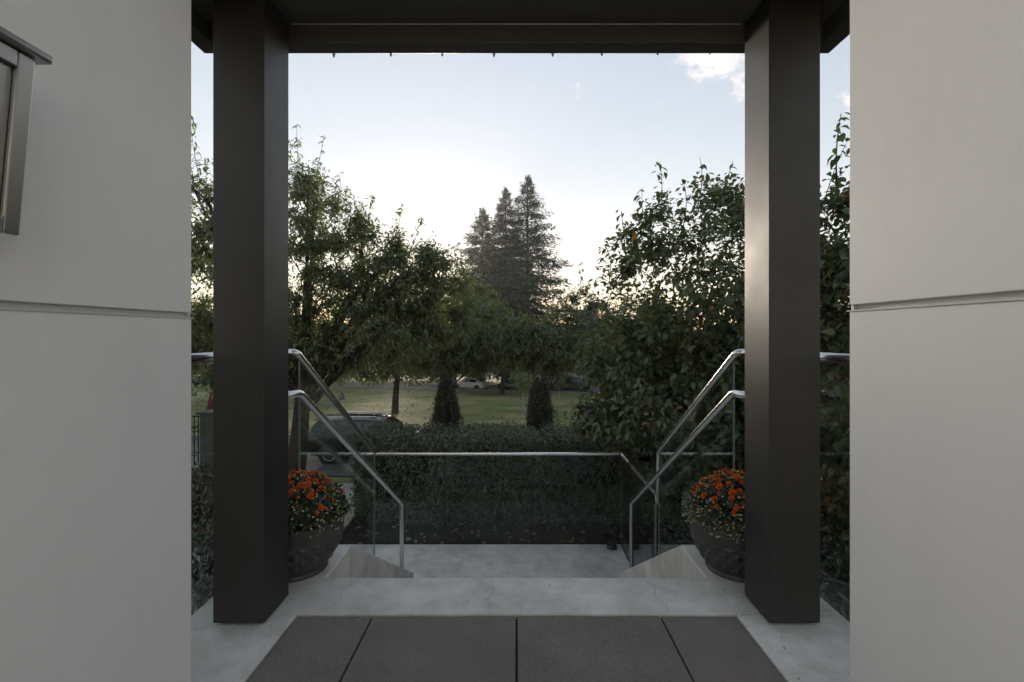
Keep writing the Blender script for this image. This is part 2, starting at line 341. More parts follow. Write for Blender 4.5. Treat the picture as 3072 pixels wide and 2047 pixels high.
# near street with kerbs
st = struct(obj('street', MB().add([(-90, 16.9, -3.80), (90, 16.9, -3.80), (90, 23.05, -3.80), (-90, 23.05, -3.80)], [(0, 1, 2, 3)]), 'asphalt'))
for k in range(60):
    x = -75 + 2.5 * k
    obj('kerb_stone', MB().box(x, x + 2.49, 23.05, 23.25, -4.0, -3.63), 'kerb', st, bevel=0.02)
# far road, running away to the left
fr0, fr1 = Vector((7.0, 51.0)), Vector((-29.0, 66.0)); fd = (fr1 - fr0).normalized(); fn = Vector((-fd.y, fd.x));
if fn.y < 0: fn = -fn
mb = MB(); nn = 60
for i in range(nn + 1):
    p = fr0 + fd * (-40 + 150 * i / nn)
    for wd in (0.0, 4.5, 9.0):
        q = p + fn * wd; mb.v.append((q.x, q.y, gz(q.y) + 0.06))
mb.f = [(i*3+k, i*3+k+1, (i+1)*3+k+1, (i+1)*3+k) for i in range(nn) for k in range(2)]
frd = struct(obj('far_road', mb, 'asphalt'))
for wd in (0.0, 9.0):
    mb = MB(); pr = []
    for i in range(nn + 1):
        p = fr0 + fd * (-40 + 150 * i / nn) + fn * wd; q = p + fn * (0.25 if wd else -0.25)
        z = gz(p.y); pr += [(p.x, p.y, z), (p.x, p.y, z + 0.20), (q.x, q.y, z + 0.20), (q.x, q.y, z)]
    mb.v = pr; mb.f = [(i*4+k, i*4+k+1, (i+1)*4+k+1, (i+1)*4+k) for i in range(nn) for k in range(3)]
    obj('kerb', mb, 'kerb', frd)

# ---------------------------------------------------------------- porch, stairs, landing
porch = struct(obj('porch_slab', MB().box(-1.355, 1.355, -4.0, 2.02, -1.45, -0.03).prism([(-1.355, 2.02), (-1.355, 2.68), (-0.915, 2.68), (-0.915, 2.32), (0.91, 2.32), (0.91, 2.68), (1.355, 2.68), (1.355, 2.02)], 'z', -1.45, 0.0)
             .box(-1.355, -0.918, -4.0, 2.0195, -0.03, 0.0).box(0.918, 1.355, -4.0, 2.0195, -0.03, 0.0), 'concrete', bevel=0.006))
porch['label'] = 'pale concrete porch slab around the dark pavers'
# pavers, each one a piece
g = 0.004
for r_, (ya, yb) in enumerate([(1.415, 2.012), (0.81, 1.408), (0.205, 0.803), (-0.4, 0.198), (-1.0, -0.41), (-1.61, -1.01), (-2.21, -1.62), (-2.81, -2.22), (-3.41, -2.82), (-3.99, -3.42)]):
    for (xa, xb) in [(-0.912, -0.6 - g), (-0.6 + g, -g), (g, 0.6 - g), (0.6 + g, 0.912)]:
        obj('paver', MB().box(xa, xb, ya, yb, -0.028, -0.006 + rnd.uniform(-0.001, 0.001)), 'paver', porch, bevel=0.003)
obj('paver_joint', MB().box(-0.9165, 0.9165, -4.0, 2.0185, -0.0295, -0.024), 'joint', porch)
# cracks in the slab
def crack(pts, wd):
    mb = MB(); q = []
    r2 = random.Random(int(pts[0][0] * 100)); P = []
    for a, b in zip(pts[:-1], pts[1:]):
        for i in range(6):
            t = i / 6; P.append((a[0] + (b[0]-a[0])*t + r2.uniform(-.006, .006), a[1] + (b[1]-a[1])*t))
    P.append(pts[-1])
    for i, (x, y) in enumerate(P):
        ww = wd * r2.uniform(0.25, 0.85); mb.v += [(x - ww, y, 0.0012), (x + ww, y, 0.0012)]
    mb.f = [(2*i, 2*i+1, 2*i+3, 2*i+2) for i in range(len(P)-1)]
    obj('crack', mb, 'crack', porch)
crack([(-0.755, 2.318), (-0.80, 2.20), (-0.775, 2.12), (-0.82, 2.022)], 0.0016)
crack([(-0.12, 2.318), (-0.105, 2.22), (-0.125, 2.13), (-0.11, 2.022)], 0.0013)
crack([(0.60, 2.318), (0.635, 2.24), (0.62, 2.16), (0.645, 2.08), (0.635, 2.022)], 0.0018)
crack([(-1.01, 1.935), (-0.965, 1.91), (-0.918, 1.86)], 0.0012)
# stairs
stairs = struct(obj('stairs', MB().box(-0.905, 0.90, 2.33, 2.60, -1.45, -0.191), 'concrete', bevel=0.005))
for k in range(1, 6):
    y0 = 2.321 + 0.3 * k
    obj('step', MB().box(-0.905, 0.90, y0, y0 + 0.299, -1.45, -0.19 * (k + 1)), 'concrete', stairs, bevel=0.005)
for s in (-1, 1):
    xa, xb = (-1.355, -0.916) if s < 0 else (0.911, 1.355)
    obj('stringer_curb', MB().prism([(2.6805, 0.0), (4.30, -0.955), (4.30, -1.45), (2.6805, -1.45)], 'x', xa, xb), 'concrete', stairs, bevel=0.006)
landing = struct(obj('landing', MB().box(-2.7, 1.235, 4.31, 5.745, -1.46, -1.33), 'concrete', bevel=0.006))
walk = struct(obj('path', MB().box(-3.35, -2.25, 5.75, 7.15, -1.6, -1.365).box(-3.35, -2.25, 7.16, 8.25, -1.6, -1.37).box(-3.9, -2.71, 4.0, 5.745, -1.6, -1.36), 'path', bevel=0.01))

# ---------------------------------------------------------------- posts and canopy roof
for s, lab in ((-1, 'dark square porch post left of the stairs, beside the mailbox wall'), (1, 'dark square porch post right of the stairs, beside the blank wall')):
    p = empty('porch_post', (s * 1.115, 2.04, 0), lab, 'post')
    xa, xb = sorted((s * 1.012, s * 1.217))
    obj('shaft', MB().box(xa, xb, 1.935, 2.145, 0.012, 2.547), 'post', p, bevel=0.003)
    obj('base_grout', MB().box(xa + 0.02, xb - 0.02, 1.955, 2.125, 0.0, 0.0115), 'pillar', p)  # concrete pad; shade under the post is put into its darker grey
canopy = empty('canopy_roof', (0, 1.9, 2.47), 'dark brown flat canopy roof spanning the two porch posts', 'roof')
obj('soffit', MB().box(-1.36, 1.36, 1.2, 2.149, 2.55, 2.60), 'roof', canopy)
obj('front_beam', MB().box(-1.445, 1.445, 2.15, 2.237, 2.468, 2.86), 'roof', canopy, bevel=0.004)
obj('side_fascia', MB().box(-1.445, -1.362, 1.2, 2.1495, 2.468, 2.86), 'roof', canopy, bevel=0.004)
obj('side_fascia', MB().box(1.362, 1.445, 1.2, 2.1495, 2.468, 2.86), 'roof', canopy, bevel=0.004)
obj('roof_deck', MB().box(-1.43, 1.43, 1.2, 2.22, 2.862, 2.90), 'roof', canopy)
obj('shadow_gap_trim', MB().box(-1.0, 1.0, 2.1455, 2.1495, 2.5468, 2.5495), 'flashing', canopy)
# string of bulbs on the outer side of the beam
sl_ = empty('string_light', (0, 2.27, 2.53), 'string of frosted pointed bulbs hanging under the canopy edge', 'string light')
bx = [(767, 133), (898, 131), (1016, 130), (1135, 132), (1270, 131), (1383, 130), (1511, 129), (1631, 126)]
bx = [((x - 1187) / 1110 * 2.262, CAM_H + (768 - y) / 1110 * 2.262) for x, y in bx]
cp = []
for i, (x, z) in enumerate(bx):
    cp.append((x, 2.262, 2.535)); 
    if i < 7: cp.append(((x + bx[i+1][0]) / 2, 2.258, 2.512))
obj('cord', MB().tube([(-1.0, 2.262, 2.52)] + cp + [(1.0, 2.262, 2.52)], 0.0025, 6), 'cord', sl_, smooth='all')
for i, (x, z) in enumerate(bx):
    tilt = rnd.uniform(-0.004, 0.004)
    b = obj('bulb', MB().lathe([(0.0005, 0), (0.003, 0.002), (0.0065, 0.012), (0.0095, 0.026), (0.0105, 0.036), (0.008, 0.046), (0.006, 0.05)], 12, (x, 2.262, z)), 'bulb', sl_, smooth='all')
    obj('bulb_socket', MB().lathe([(0.0068, 0.048), (0.0075, 0.05), (0.0075, 0.075), (0.001, 0.077)], 10, (x, 2.262, z)), 'cord', b, smooth='all')

# ---------------------------------------------------------------- house walls
def wall(s, X, yend, zg, lab):
    th = 0.30; a = empty('house_wall', (s * (X + th / 2), 0.0, -0.03), lab, 'wall')
    x0, x1 = sorted((s * X, s * (X + th))); y0 = -0.5
    zl = zg - 0.0; zu = zg + 0.016
    obj('lower_panel', MB().box(x0, x1, y0, yend, -0.02, zl), 'wall', a, bevel=0.0025)
    obj('upper_panel', MB().box(x0, x1, y0, yend, zu, 2.549), 'wall', a, bevel=0.0025)
    xr0, xr1 = sorted((s * (X + 0.014), s * (X + th - 0.01)))
    obj('reveal', MB().box(xr0, xr1, y0, yend - 0.0125, zl + 0.0005, zu - 0.0005), 'flashing', a)
    xc0, xc1 = sorted((s * (X + 0.003), s * (X + th - 0.01))); obj('corner_bead', MB().box(xc0, xc1, yend - 0.012, yend - 0.002, zl + 0.0018, zu - 0.0005), 'flashing', a)
    xf0, xf1 = sorted((s * (X - 0.0035), s * (X + 0.02)))
    obj('flashing', MB().box(xf0, xf1, y0, yend + 0.006, zl - 0.0012, zl + 0.0016), 'flashing', a)
    return a
wall(-1, 1.0, 1.486, 1.219, 'pale grey panel wall left of the doorway, carrying the steel mailbox')
wall(1, 0.90, 1.306, 1.232, 'pale grey panel wall right of the doorway with one horizontal reveal')
# mailbox on the left wall
mbx = empty('mailbox', (-0.995, 0.72, 1.35), 'brushed steel wall mailbox with framed front and overhanging lid', 'mailbox')
y0, y1 = 0.50, 0.886; xt, xb_, xw = -0.885, -0.915, -0.9995; zt, zb = 1.672, 1.350
obj('body', MB().prism([(xw, zb + .004), (xb_ - 0.006, zb + .004), (xt - 0.006, zt), (xw, zt)], 'y', y0 + 0.004, y1 - 0.004), 'box_steel', mbx, bevel=0.003)
def fx(z): return xb_ + (xt - xb_) * (z - zb) / (zt - zb)
def frame_bar(ya, yb, za, zb2):
    q = MB(); q.add([(fx(za) - .006, ya, za), (fx(za) - .006, yb, za), (fx(zb2) - .006, yb, zb2), (fx(zb2) - .006, ya, zb2),
                     (fx(za) + .004, ya, za), (fx(za) + .004, yb, za), (fx(zb2) + .004, yb, zb2), (fx(zb2) + .004, ya, zb2)],
                    [(0,3,2,1),(4,5,6,7),(0,1,5,4),(1,2,6,5),(2,3,7,6),(3,0,4,7)]); return q
for args in ((y0, y0 + .03, zb, zt), (y1 - .03, y1, zb, zt), (y0 + .0305, y1 - .0305, zb, zb + .03), (y0 + .0305, y1 - .0305, zt - .03, zt)):
    obj('front_frame', frame_bar(*args), 'box_steel', mbx, bevel=0.003)
obj('lid', MB().prism([(xw, zt + .001), (xt + .016, zt + .001), (xt + .018, zt + .006), (xt + .018, zt + .016), (xw, zt + .03)], 'y', y0 - .02, y1 + .018), 'box_steel', mbx, bevel=0.002)
obj('bottom_screw', MB().lathe([(0.0001, -.004), (0.005, -.003), (0.005, 0.005)], 10, (-.95, .86, zb)), 'box_steel', mbx)

# ---------------------------------------------------------------- glass guards and handrails
def arc_path(pts, rad=0.03, n=5):
    P = [Vector(p) for p in pts]; o = [P[0]]
    for i in range(1, len(P) - 1):
        a, b, c = P[i-1], P[i], P[i+1]; d1 = (a - b).normalized(); d2 = (c - b).normalized()
        s_, e_ = b + d1 * rad, b + d2 * rad
        for k in range(n + 1):
            t = k / n; o.append((s_ * (1-t) + b * t) * (1-t) + (b * (1-t) + e_ * t) * t)
    return o + [P[-1]]
def pane(parent, quad, nrm, th=0.012):
    q = [Vector(p) for p in quad]; n = Vector(nrm).normalized() * (th / 2)
    mb = MB().add([p + n for p in q] + [p - n for p in q], [(0,1,2,3),(7,6,5,4)])
    o = obj('glass_pane', mb, 'glass', parent)
    e = MB(); m = len(q)
    e.add([p + n for p in q] + [p - n for p in q], [(i, i + m, (i+1) % m + m, (i+1) % m) for i in range(m)])
    obj('pane_edge', e, 'glass_edge', o); return o
GX = 1.21
for s, side in ((-1, 'left'), (1, 'right')):
    a = empty('stair_guard', (s * GX, 2.66, 0), ('glass guard with steel top rail beside the stairs, behind the %s planter' % side), 'railing')
    path = [(s*1.36, 1.52, 1.068), (s*1.36, 2.655, 1.068), (s*GX, 2.655, 1.068), (s*GX, 4.12, 0.165)]
    if s > 0: path += [(s*GX, 4.12, -0.255)]
    obj('top_rail', MB().tube(arc_path(path, 0.028), 0.0205, 14), 'steel', a, smooth='all')
    pane(a, [(s*1.362, 1.6, -0.25), (s*1.362, 2.62, -0.25), (s*1.362, 2.62, 1.04), (s*1.362, 1.6, 1.04)], (1, 0, 0))
    pane(a, [(s*GX, 2.69, 0.004), (s*GX, 4.11, -0.838), (s*GX, 4.11, 0.145), (s*GX, 2.69, 1.02)], (1, 0, 0))
    h = empty('handrail', (s * 1.13, 4.75, -1.33), ('round steel stair handrail on the %s side of the steps' % side), 'handrail')
    HX = 1.13
    obj('rail', MB().tube(arc_path([(s*1.16, 2.36, 0.862), (s*HX, 2.52, 0.862), (s*HX, 4.75, -0.492), (s*HX, 4.75, -1.33)], 0.022), 0.0195, 14), 'steel', h, smooth='all')
    obj('post_flange', MB().lathe([(0.045, 0), (0.045, 0.006), (0.02, 0.008)], 20, (s*HX, 4.75, -1.329)), 'steel', h)
lg = empty('landing_guard', (0, 5.76, -1.33), 'clear glass guard with level steel rail along the far edge of the landing', 'railing')
LZ = -0.262; LY = 5.765; LX = 1.245
obj('top_rail', MB().tube(arc_path([(GX, 4.12, LZ), (LX, 4.3, LZ), (LX, LY, LZ), (-1.78, LY, LZ)], 0.03), 0.0205, 14), 'steel', lg, smooth='all')
jx = [-1.78, -0.862, 0.186, 1.228]
for xa, xb in zip(jx[:-1], jx[1:]):
    pane(lg, [(xa + .006, LY, -1.6), (xb - .006, LY, -1.6), (xb - .006, LY, LZ - .018), (xa + .006, LY, LZ - .018)], (0, 1, 0))
for x in jx[1:3]: obj('joint_seal', MB().box(x - .0055, x + .0055, LY - .007, LY + .007, -1.6, LZ - .02), 'joint', lg)
pane(lg, [(LX, 4.32, -1.6), (LX, 5.74, -1.6), (LX, 5.74, LZ - .018), (LX, 4.32, LZ - .018)], (1, 0, 0))
# dark stone on the landing
mb = MB(); mb.lathe([(0.001, 0.0), (0.035, 0.002), (0.056, 0.014), (0.058, 0.026), (0.048, 0.042), (0.028, 0.052), (0.001, 0.055)], 18, (1.11, 5.62, -1.33), lambda a, z, r: r * 0.14 * math.sin(a * 2 + 1) )
tag(obj('river_stone', mb, 'stone', smooth='all', org=(1.11, 5.62, -1.33)), 'shiny black rounded stone at the far right corner of the landing', 'stone')

# ---------------------------------------------------------------- foliage machinery
T8 = (np.array([(0,0,0), (-.36,.30,.04), (0,.32,-.02), (.36,.30,.04), (-.33,.66,-.02), (0,.68,-.09), (.33,.66,-.02), (0,1,-.26)]),
      [np.array([(0,3,2), (0,2,1), (5,6,7), (4,5,7)]), np.array([(2,3,6,5), (1,2,5,4)])])
T4 = (np.array([(0,0,0), (-.5,.48,.06), (.5,.48,.06), (0,1,-.10)]), [np.array([(0,2,3), (0,3,1)])])
TN = (np.array([(0,0,0), (-.5,.35,0), (-.32,.75,-.02), (0,1,-.06), (.32,.75,-.02), (.5,.35,0)]), [np.array([(0,5,4), (0,4,3), (0,3,2), (0,2,1)])])
def unit(a): return a / (np.linalg.norm(a, axis=-1, keepdims=True) + 1e-9)
def leaf_frames(ax, nrm):
    ax = unit(ax); s = unit(np.cross(ax, nrm)); n = np.cross(s, ax); return s, ax, n
def leaf_mesh(tmpl, pos, ax, nrm, length, width, curl=1.0):
    tv, tf = tmpl; s, a, n = leaf_frames(ax, nrm); L = np.asarray(length).reshape(-1, 1, 1) * np.ones((len(pos), 1, 1)); W = np.asarray(width).reshape(-1, 1, 1) * np.ones((len(pos), 1, 1))
    x, y, z = tv[:, 0][None, :, None], tv[:, 1][None, :, None], tv[:, 2][None, :, None]
    v = pos[:, None, :] + s[:, None, :] * x * W * L + a[:, None, :] * y * L + n[:, None, :] * z * L * curl
    k = len(tv); off = (np.arange(len(pos)) * k)
    return v.reshape(-1, 3), [(off[:, None, None] + f[None]).reshape(-1, f.shape[1]) for f in tf]
def pix(p):
    y = np.maximum(p[:, 1], 0.05); return 1187 + p[:, 0] / y * 1110, 768 - (p[:, 2] - CAM_H) / y * 1110
def pick_big(pos, size, n):
    x, y = pix(pos); ok = (pos[:, 1] > 0.3) & (x > 440) & (x < 1950) & (y > 0) & (y < 1560)
    ok &= ~((x > 490) & (x < 665)) & ~((x > 1710) & (x < 1893))
    idx = np.where(ok)[0]; px = size[idx] * 1110 / pos[idx, 1]
    idx = idx[np.argsort(pos[idx, 1])]; seen = set(); res = []
    for i in idx:
        c = (int(x[i] // 13), int(y[i] // 13))
        if c in seen: continue
        seen.add(c); res.append(i)
    res = np.array(res, int)
    if len(res) == 0: return res
    return res[np.argsort(-size[res] / pos[res, 1])][:n]
def single_leaves(parent, tmpl, pos, ax, nrm, length, width, mat, curl=1.0, name='leaf'):
    meshes = []
    org = origin(parent)
    for i in range(len(pos)):
        if len(meshes) < 6:
            v, f = leaf_mesh(tmpl, np.zeros((1, 3)), np.array([[0, 1., 0]]), np.array([[0, 0, 1.]]), 1.0, width[i], curl * (0.8 + 0.12 * len(meshes)))
            o = np_obj(name, v, f, mat, None, (0, 0, 0)); meshes.append(o.data)
        else:
            o = bpy.data.objects.new(name, meshes[i % 6]); COL.objects.link(o)
        s, a, n = leaf_frames(ax[i:i+1], nrm[i:i+1])
        m = Matrix(((s[0,0], a[0,0], n[0,0], 0), (s[0,1], a[0,1], n[0,1], 0), (s[0,2], a[0,2], n[0,2], 0), (0,0,0,1)))
        o.parent = parent; o.matrix_local = Matrix.Translation(Vector(pos[i]) - org) @ m @ Matrix.Scale(float(length[i]), 4)
def bez(a, b, c, n):
    t = np.linspace(0, 1, n)[:, None]; return a * (1-t)**2 + 2 * b * t * (1-t) + c * t**2
class Wood:
    def __init__(s): s.mb = MB(); s.nodes = []; s.rad = []
    def limb(s, pts, r0, r1, n=6, reg=True):
        k = len(pts); rs = [r0 + (r1 - r0) * (i / (k-1)) ** 0.8 for i in range(k)]
        s.mb.tube([tuple(p) for p in pts], rs, n, cap=False)
        if reg:
            for p, r in zip(pts[1:], rs[1:]): s.nodes.append(p); s.rad.append(r)
def tree(name, label, cat, base, fork, trunk_r, blobs, n_limbs, n_sub, n_twigs, leaves_per, leaf_len, leaf_w, mat, seed, droop=0.5, tmpl=T8,
         group=None, singles=0, twig_len=0.7, shoots=(), spread=0.12, curl=1.0, bark='bark', trunk_bend=0.1, extra_pts=(), keep=None):
    g = np.random.default_rng(seed); base = np.array(base, float); fork = np.array(fork, float)
    root = empty(name, tuple(base), label, cat, group)
    W = Wood(); mid = (base + fork) / 2 + g.normal(0, trunk_bend, 3) * np.array([1, 1, 0.2])
    tp = bez(base - np.array([0, 0, .12]), mid, fork, 9); W.limb(tp, trunk_r * 1.18, trunk_r * 0.72, 10)
    W.nodes = W.nodes[-3:]; W.rad = W.rad[-3:]
    vol = np.array([b[3] * b[4] * b[5] for b in blobs]) ** 0.7; vol = vol / vol.sum()
    def sample(n, lo, hi):
        bi = g.choice(len(blobs), n, p=vol); d = unit(g.normal(size=(n, 3))); r = (g.uniform(lo ** 3, hi ** 3, n)) ** (1 / 3)
        B = np.array(blobs)[bi]; return B[:, :3] + d * r[:, None] * B[:, 3:6]
    for i in range(n_limbs):
        b = blobs[i % len(blobs)]; tgt = np.array(b[:3]) + unit(g.normal(size=3)) * np.array(b[3:6]) * g.uniform(0.25, 0.75)
        st_ = tp[g.integers(6, 9)]; ctl = st_ * 0.5 + tgt * 0.5 + np.array([0, 0, 0.25 * np.linalg.norm(tgt - st_)]) * g.uniform(0.2, 0.9)
        W.limb(bez(st_, ctl, tgt, 9) + np.vstack([np.zeros((1, 3)), g.normal(0, 0.03, (8, 3))]), trunk_r * g.uniform(0.26, 0.42), trunk_r * 0.10, 7)
    for tgt in sample(n_sub, 0.3, 0.9):
        nd = np.array(W.nodes); j = np.argmin(np.linalg.norm(nd - tgt, axis=1) + g.uniform(0, 0.3, len(nd))); st_ = nd[j]; dd = tgt - st_
        ctl = st_ + dd * 0.5 + np.array([0, 0, 0.18 * np.linalg.norm(dd)]) + g.normal(0, 0.05, 3)
        W.limb(bez(st_, ctl, tgt, 6), max(W.rad[j] * 0.6, trunk_r * 0.06), trunk_r * 0.035, 5)
    nd = np.array(W.nodes); P = []; A = []; Nn = []
    tg = np.vstack([sample(int(n_twigs * 0.7), 0.62, 1.0), sample(n_twigs - int(n_twigs * 0.7), 0.15, 0.8)])
    if len(extra_pts): tg = np.vstack([tg, np.array(extra_pts)])
    cen = np.array([b[:3] for b in blobs])
    for tgt in tg:
        j = np.argmin(np.linalg.norm(nd - tgt, axis=1)); st_ = nd[j]; dd = tgt - st_; L = np.linalg.norm(dd)
        out_ = unit(tgt - cen[np.argmin(np.linalg.norm(cen - tgt, axis=1))])
        ctl = st_ + dd * 0.55 + np.array([0, 0, 0.15 * L]); pts = bez(st_, ctl, tgt, 5)
        W.limb(pts, max(trunk_r * 0.03, 0.004), 0.0022 if leaf_len < 0.2 else 0.01, 3, reg=False)
        m = leaves_per; t = g.uniform(max(0.05, 1 - twig_len / max(L, 0.05)), 1.0, m)
        t[0] = 1.0
        pp = st_ * ((1-t)**2)[:, None] + ctl * (2*t*(1-t))[:, None] + tgt * (t**2)[:, None] + g.normal(0, spread * 0.35, (m, 3))
        ax = unit(g.normal(size=(m, 3)) * np.array([1, 1, 0.5]) + out_ * 0.6) ; ax = unit(ax * (1 - droop * 0.6) + np.array([0, 0, -droop]))
        P.append(pp); A.append(ax); Nn.append(unit(g.normal(0, 0.45, (m, 3)) + np.array([0, 0, 1.0]) + out_ * 0.5))
    for (s0, s1, k) in shoots:                                          # upright leafy shoots that break the outline
        s0 = np.array(s0); s1 = np.array(s1); j = np.argmin(np.linalg.norm(nd - s0, axis=1))
        pts = np.vstack([nd[j][None], bez(s0, (s0 + s1) / 2 + g.normal(0, .06, 3), s1, 7)]); W.limb(pts, 0.009, 0.003, 4, reg=False)
        t = np.sort(g.uniform(0.0, 1.0, k)); pp = s0 + (s1 - s0) * t[:, None] + g.normal(0, 0.02, (k, 3))
        ax = unit(g.normal(size=(k, 3)) * np.array([1, 1, .2]) ) ; ax = unit(ax * 0.75 + np.array([0, 0, -droop * 0.8]))
        P.append(pp); A.append(ax); Nn.append(unit(g.normal(0, .3, (k, 3)) + np.array([0, 0, 1.0])))
    P = np.vstack(P); A = np.vstack(A); Nn = np.vstack(Nn)
    if keep is not None:
        k_ = keep(P); P, A, Nn = P[k_], A[k_], Nn[k_]
    ll = leaf_len * g.uniform(0.6, 1.15, len(P)); lw = leaf_w * g.uniform(0.85, 1.15, len(P))
    obj('trunk', W.mb, bark, root, smooth='all')
    rest = np.ones(len(P), bool)
    if singles:
        ii = pick_big(P, ll, singles); rest[ii] = False
        single_leaves(root, tmpl, P[ii], A[ii], Nn[ii], ll[ii], lw[ii], mat, curl)
    v, f = leaf_mesh(tmpl, P[rest], A[rest], Nn[rest], ll[rest], lw[rest], curl)
    c = np_obj('crown', v, f, mat, root, smooth=False); c['kind'] = 'stuff'
    return root

# cherry tree on the left, arching over the street end of the garden
tree('cherry_tree', 'large cherry tree with drooping narrow leaves and thick forked trunk on the left', 'tree', (-3.95, 8.5, -1.45), (-3.75, 8.45, 0.1), 0.17,
     [(-4.3, 8.6, 2.0, 2.9, 2.0, 1.7), (-3.8, 8.5, 3.3, 1.1, 1.0, 1.0), (-5.6, 8.5, 3.2, 1.1, 1.0, 1.1), (-2.35, 8.4, 2.25, 1.3, 1.3, 0.85), (-2.5, 8.2, 1.25, 1.5, 1.4, 0.85), (-1.45, 8.6, 2.25, 0.85, 0.9, 0.5), (-1.3, 8.6, 1.5, 0.7, 0.9, 0.6), (-5.2, 8.3, 0.9, 1.6, 1.5, 0.9)],
     20, 160, 3500, 15, 0.102, 0.42, 'cherry', 11, droop=0.36, singles=300, twig_len=0.6, spread=0.14, curl=1.3,
     shoots=[((-3.75, 8.4, 3.6), (-3.78, 8.3, 4.78), 61), ((-3.6, 8.4, 3.4), (-3.3, 8.3, 4.6), 54), ((-4.1, 8.6, 3.8), (-4.0, 8.5, 4.6), 46), ((-3.2, 8.4, 3.2), (-3.05, 8.3, 3.95), 39), ((-5.5, 8.4, 3.8), (-5.62, 8.3, 4.95), 61),
             ((-5.4, 8.4, 3.4), (-5.3, 8.3, 4.2), 43), ((-2.6, 8.3, 2.8), (-2.45, 8.2, 3.55), 46), ((-2.2, 8.3, 2.6), (-1.95, 8.2, 3.4), 39), ((-1.9, 8.4, 2.5), (-1.62, 8.3, 3.2), 36), ((-1.5, 8.5, 2.5), (-0.95, 8.4, 2.78), 43), ((-1.6, 8.5, 2.3), (-1.1, 8.4, 2.45), 32), ((-2.9, 8.3, 2.9), (-2.85, 8.2, 3.55), 36)])
# broad-leaved tree on the right, close to the porch
tree('broadleaf_tree', 'near tree with broad arching leaves, a few turning orange, right of the stairs', 'tree', (3.0, 5.6, -1.45), (2.75, 5.5, -0.2), 0.11,
     [(2.3, 5.6, 1.55, 1.45, 1.3, 1.45), (3.0, 3.9, 1.1, 1.15, 1.2, 1.7), (2.1, 5.6, 0.3, 1.35, 1.2, 1.15), (1.25, 5.6, 0.95, 0.6, 0.6, 0.6), (0.95, 5.75, 0.12, 0.42, 0.4, 0.3), (3.3, 5.2, 0.6, 1.2, 1.3, 1.6), (2.0, 5.9, -0.5, 1.0, 0.8, 0.6)],
     24, 240, 5400, 9, 0.087, 0.70, 'pear', 23, droop=0.30, singles=300, twig_len=0.5, spread=0.12, curl=1.5,
     shoots=[((1.65, 5.5, 2.5), (1.6, 5.4, 3.1), 24), ((2.05, 5.5, 2.6), (2.05, 5.4, 3.15), 22), ((2.35, 5.5, 2.7), (2.42, 5.4, 3.1), 20), ((1.25, 5.5, 2.0), (1.17, 5.4, 2.55), 20), ((1.05, 5.6, 1.7), (1.0, 5.5, 2.2), 18), ((2.6, 3.9, 2.3), (2.62, 3.9, 2.95), 24), ((1.9, 5.5, 2.4), (1.85, 5.4, 2.9), 18), ((1.45, 5.5, 2.3), (1.4, 5.4, 2.8), 20)],
     keep=lambda P: ~((P[:, 0] < 1.62) & (P[:, 1] < 4.4)) & ~((P[:, 1] < 5.95) & (P[:, 0] < 1.42) & (P[:, 2] < 0.0)) & (P[:, 2] > -1.3))
# street trees behind the hedge
tree('street_tree', 'mid-distance tree with fresh green drooping leaves, behind the left columnar shrub', 'tree', (-1.88, 13.0, -2.75), (-1.80, 13.0, 0.35), 0.075,
     [(-1.0, 13.0, 1.1, 1.7, 1.5, 1.15), (-0.35, 12.8, 1.0, 1.2, 1.3, 0.75), (-2.4, 13.2, 1.0, 1.6, 1.4, 1.0), (-1.2, 13, 2.1, 0.9, 0.8, 0.55), (-1.8, 12.7, 0.5, 0.85, 0.6, 0.45)], 10, 70, 1300, 12, 0.135, 0.42, 'cherry', 31, droop=0.4, singles=120, curl=1.3,
     shoots=[((-1.3, 12.9, 2.2), (-1.25, 12.9, 3.0), 18), ((-0.8, 12.9, 1.9), (-0.75, 12.9, 2.5), 14)])
tree('street_tree', 'mid-distance tree with loose light green crown, behind the right columnar shrub', 'tree', (0.70, 13.0, -2.75), (0.76, 13.0, 0.30), 0.075,
     [(1.6, 13.0, 1.0, 1.7, 1.5, 1.05), (0.65, 12.8, 0.95, 1.1, 1.2, 0.65), (2.8, 13.2, 1.1, 1.6, 1.4, 1.2), (1.75, 13, 2.0, 0.7, 0.7, 0.6), (0.78, 12.7, 0.5, 0.8, 0.6, 0.42)], 10, 70, 1200, 11, 0.135, 0.42, 'maple', 37, droop=0.4, singles=120, curl=1.3,
     shoots=[((1.7, 12.9, 2.3), (1.75, 12.9, 3.25), 20), ((1.2, 12.9, 1.9), (1.1, 12.9, 2.4), 12)])
# park trees on the lawn
def park_tree(px, Y, crown_r, zc, rz, lab, seed, tr=0.2, n=1500, ll=0.34):
    X = (px - 1187) / 1110 * Y; z = gz(Y)
    tree('park_tree', lab, 'tree', (X, Y, z), (X + 0.2, Y, zc - rz * 0.75), tr, [(X + 0.5, Y, zc, crown_r, crown_r * 0.8, rz), (X - crown_r * 0.45, Y, zc - rz * 0.25, crown_r * 0.7, crown_r * 0.6, rz * 0.7), (X + crown_r * 0.5, Y - 1, zc - rz * 0.35, crown_r * 0.6, crown_r * 0.6, rz * 0.6)],
         8, 50, n, 9, ll, 0.55, 'maple', seed, droop=0.4, tmpl=T4, twig_len=1.6, spread=0.5, group='trees in the park')
park_tree(908, 32.4, 5.0, 1.2, 3.6, 'park tree with straight dark trunk standing alone on the lawn', 41, 0.22)
park_tree(1152, 50, 5.0, -0.2, 3.4, 'park tree beside the white car across the lawn', 42, 0.25)
park_tree(560, 42, 6.5, 1.5, 4.6, 'park tree at the far left edge of the lawn, behind the cherry', 43, 0.28)
park_tree(745, 60, 6.5, 0.0, 4.6, 'park tree behind the bagged sapling, by the far road', 44, 0.28)
park_tree(1490, 38, 5.5, 0.2, 3.8, 'park tree behind the broad-leaved tree on the right', 45, 0.24)
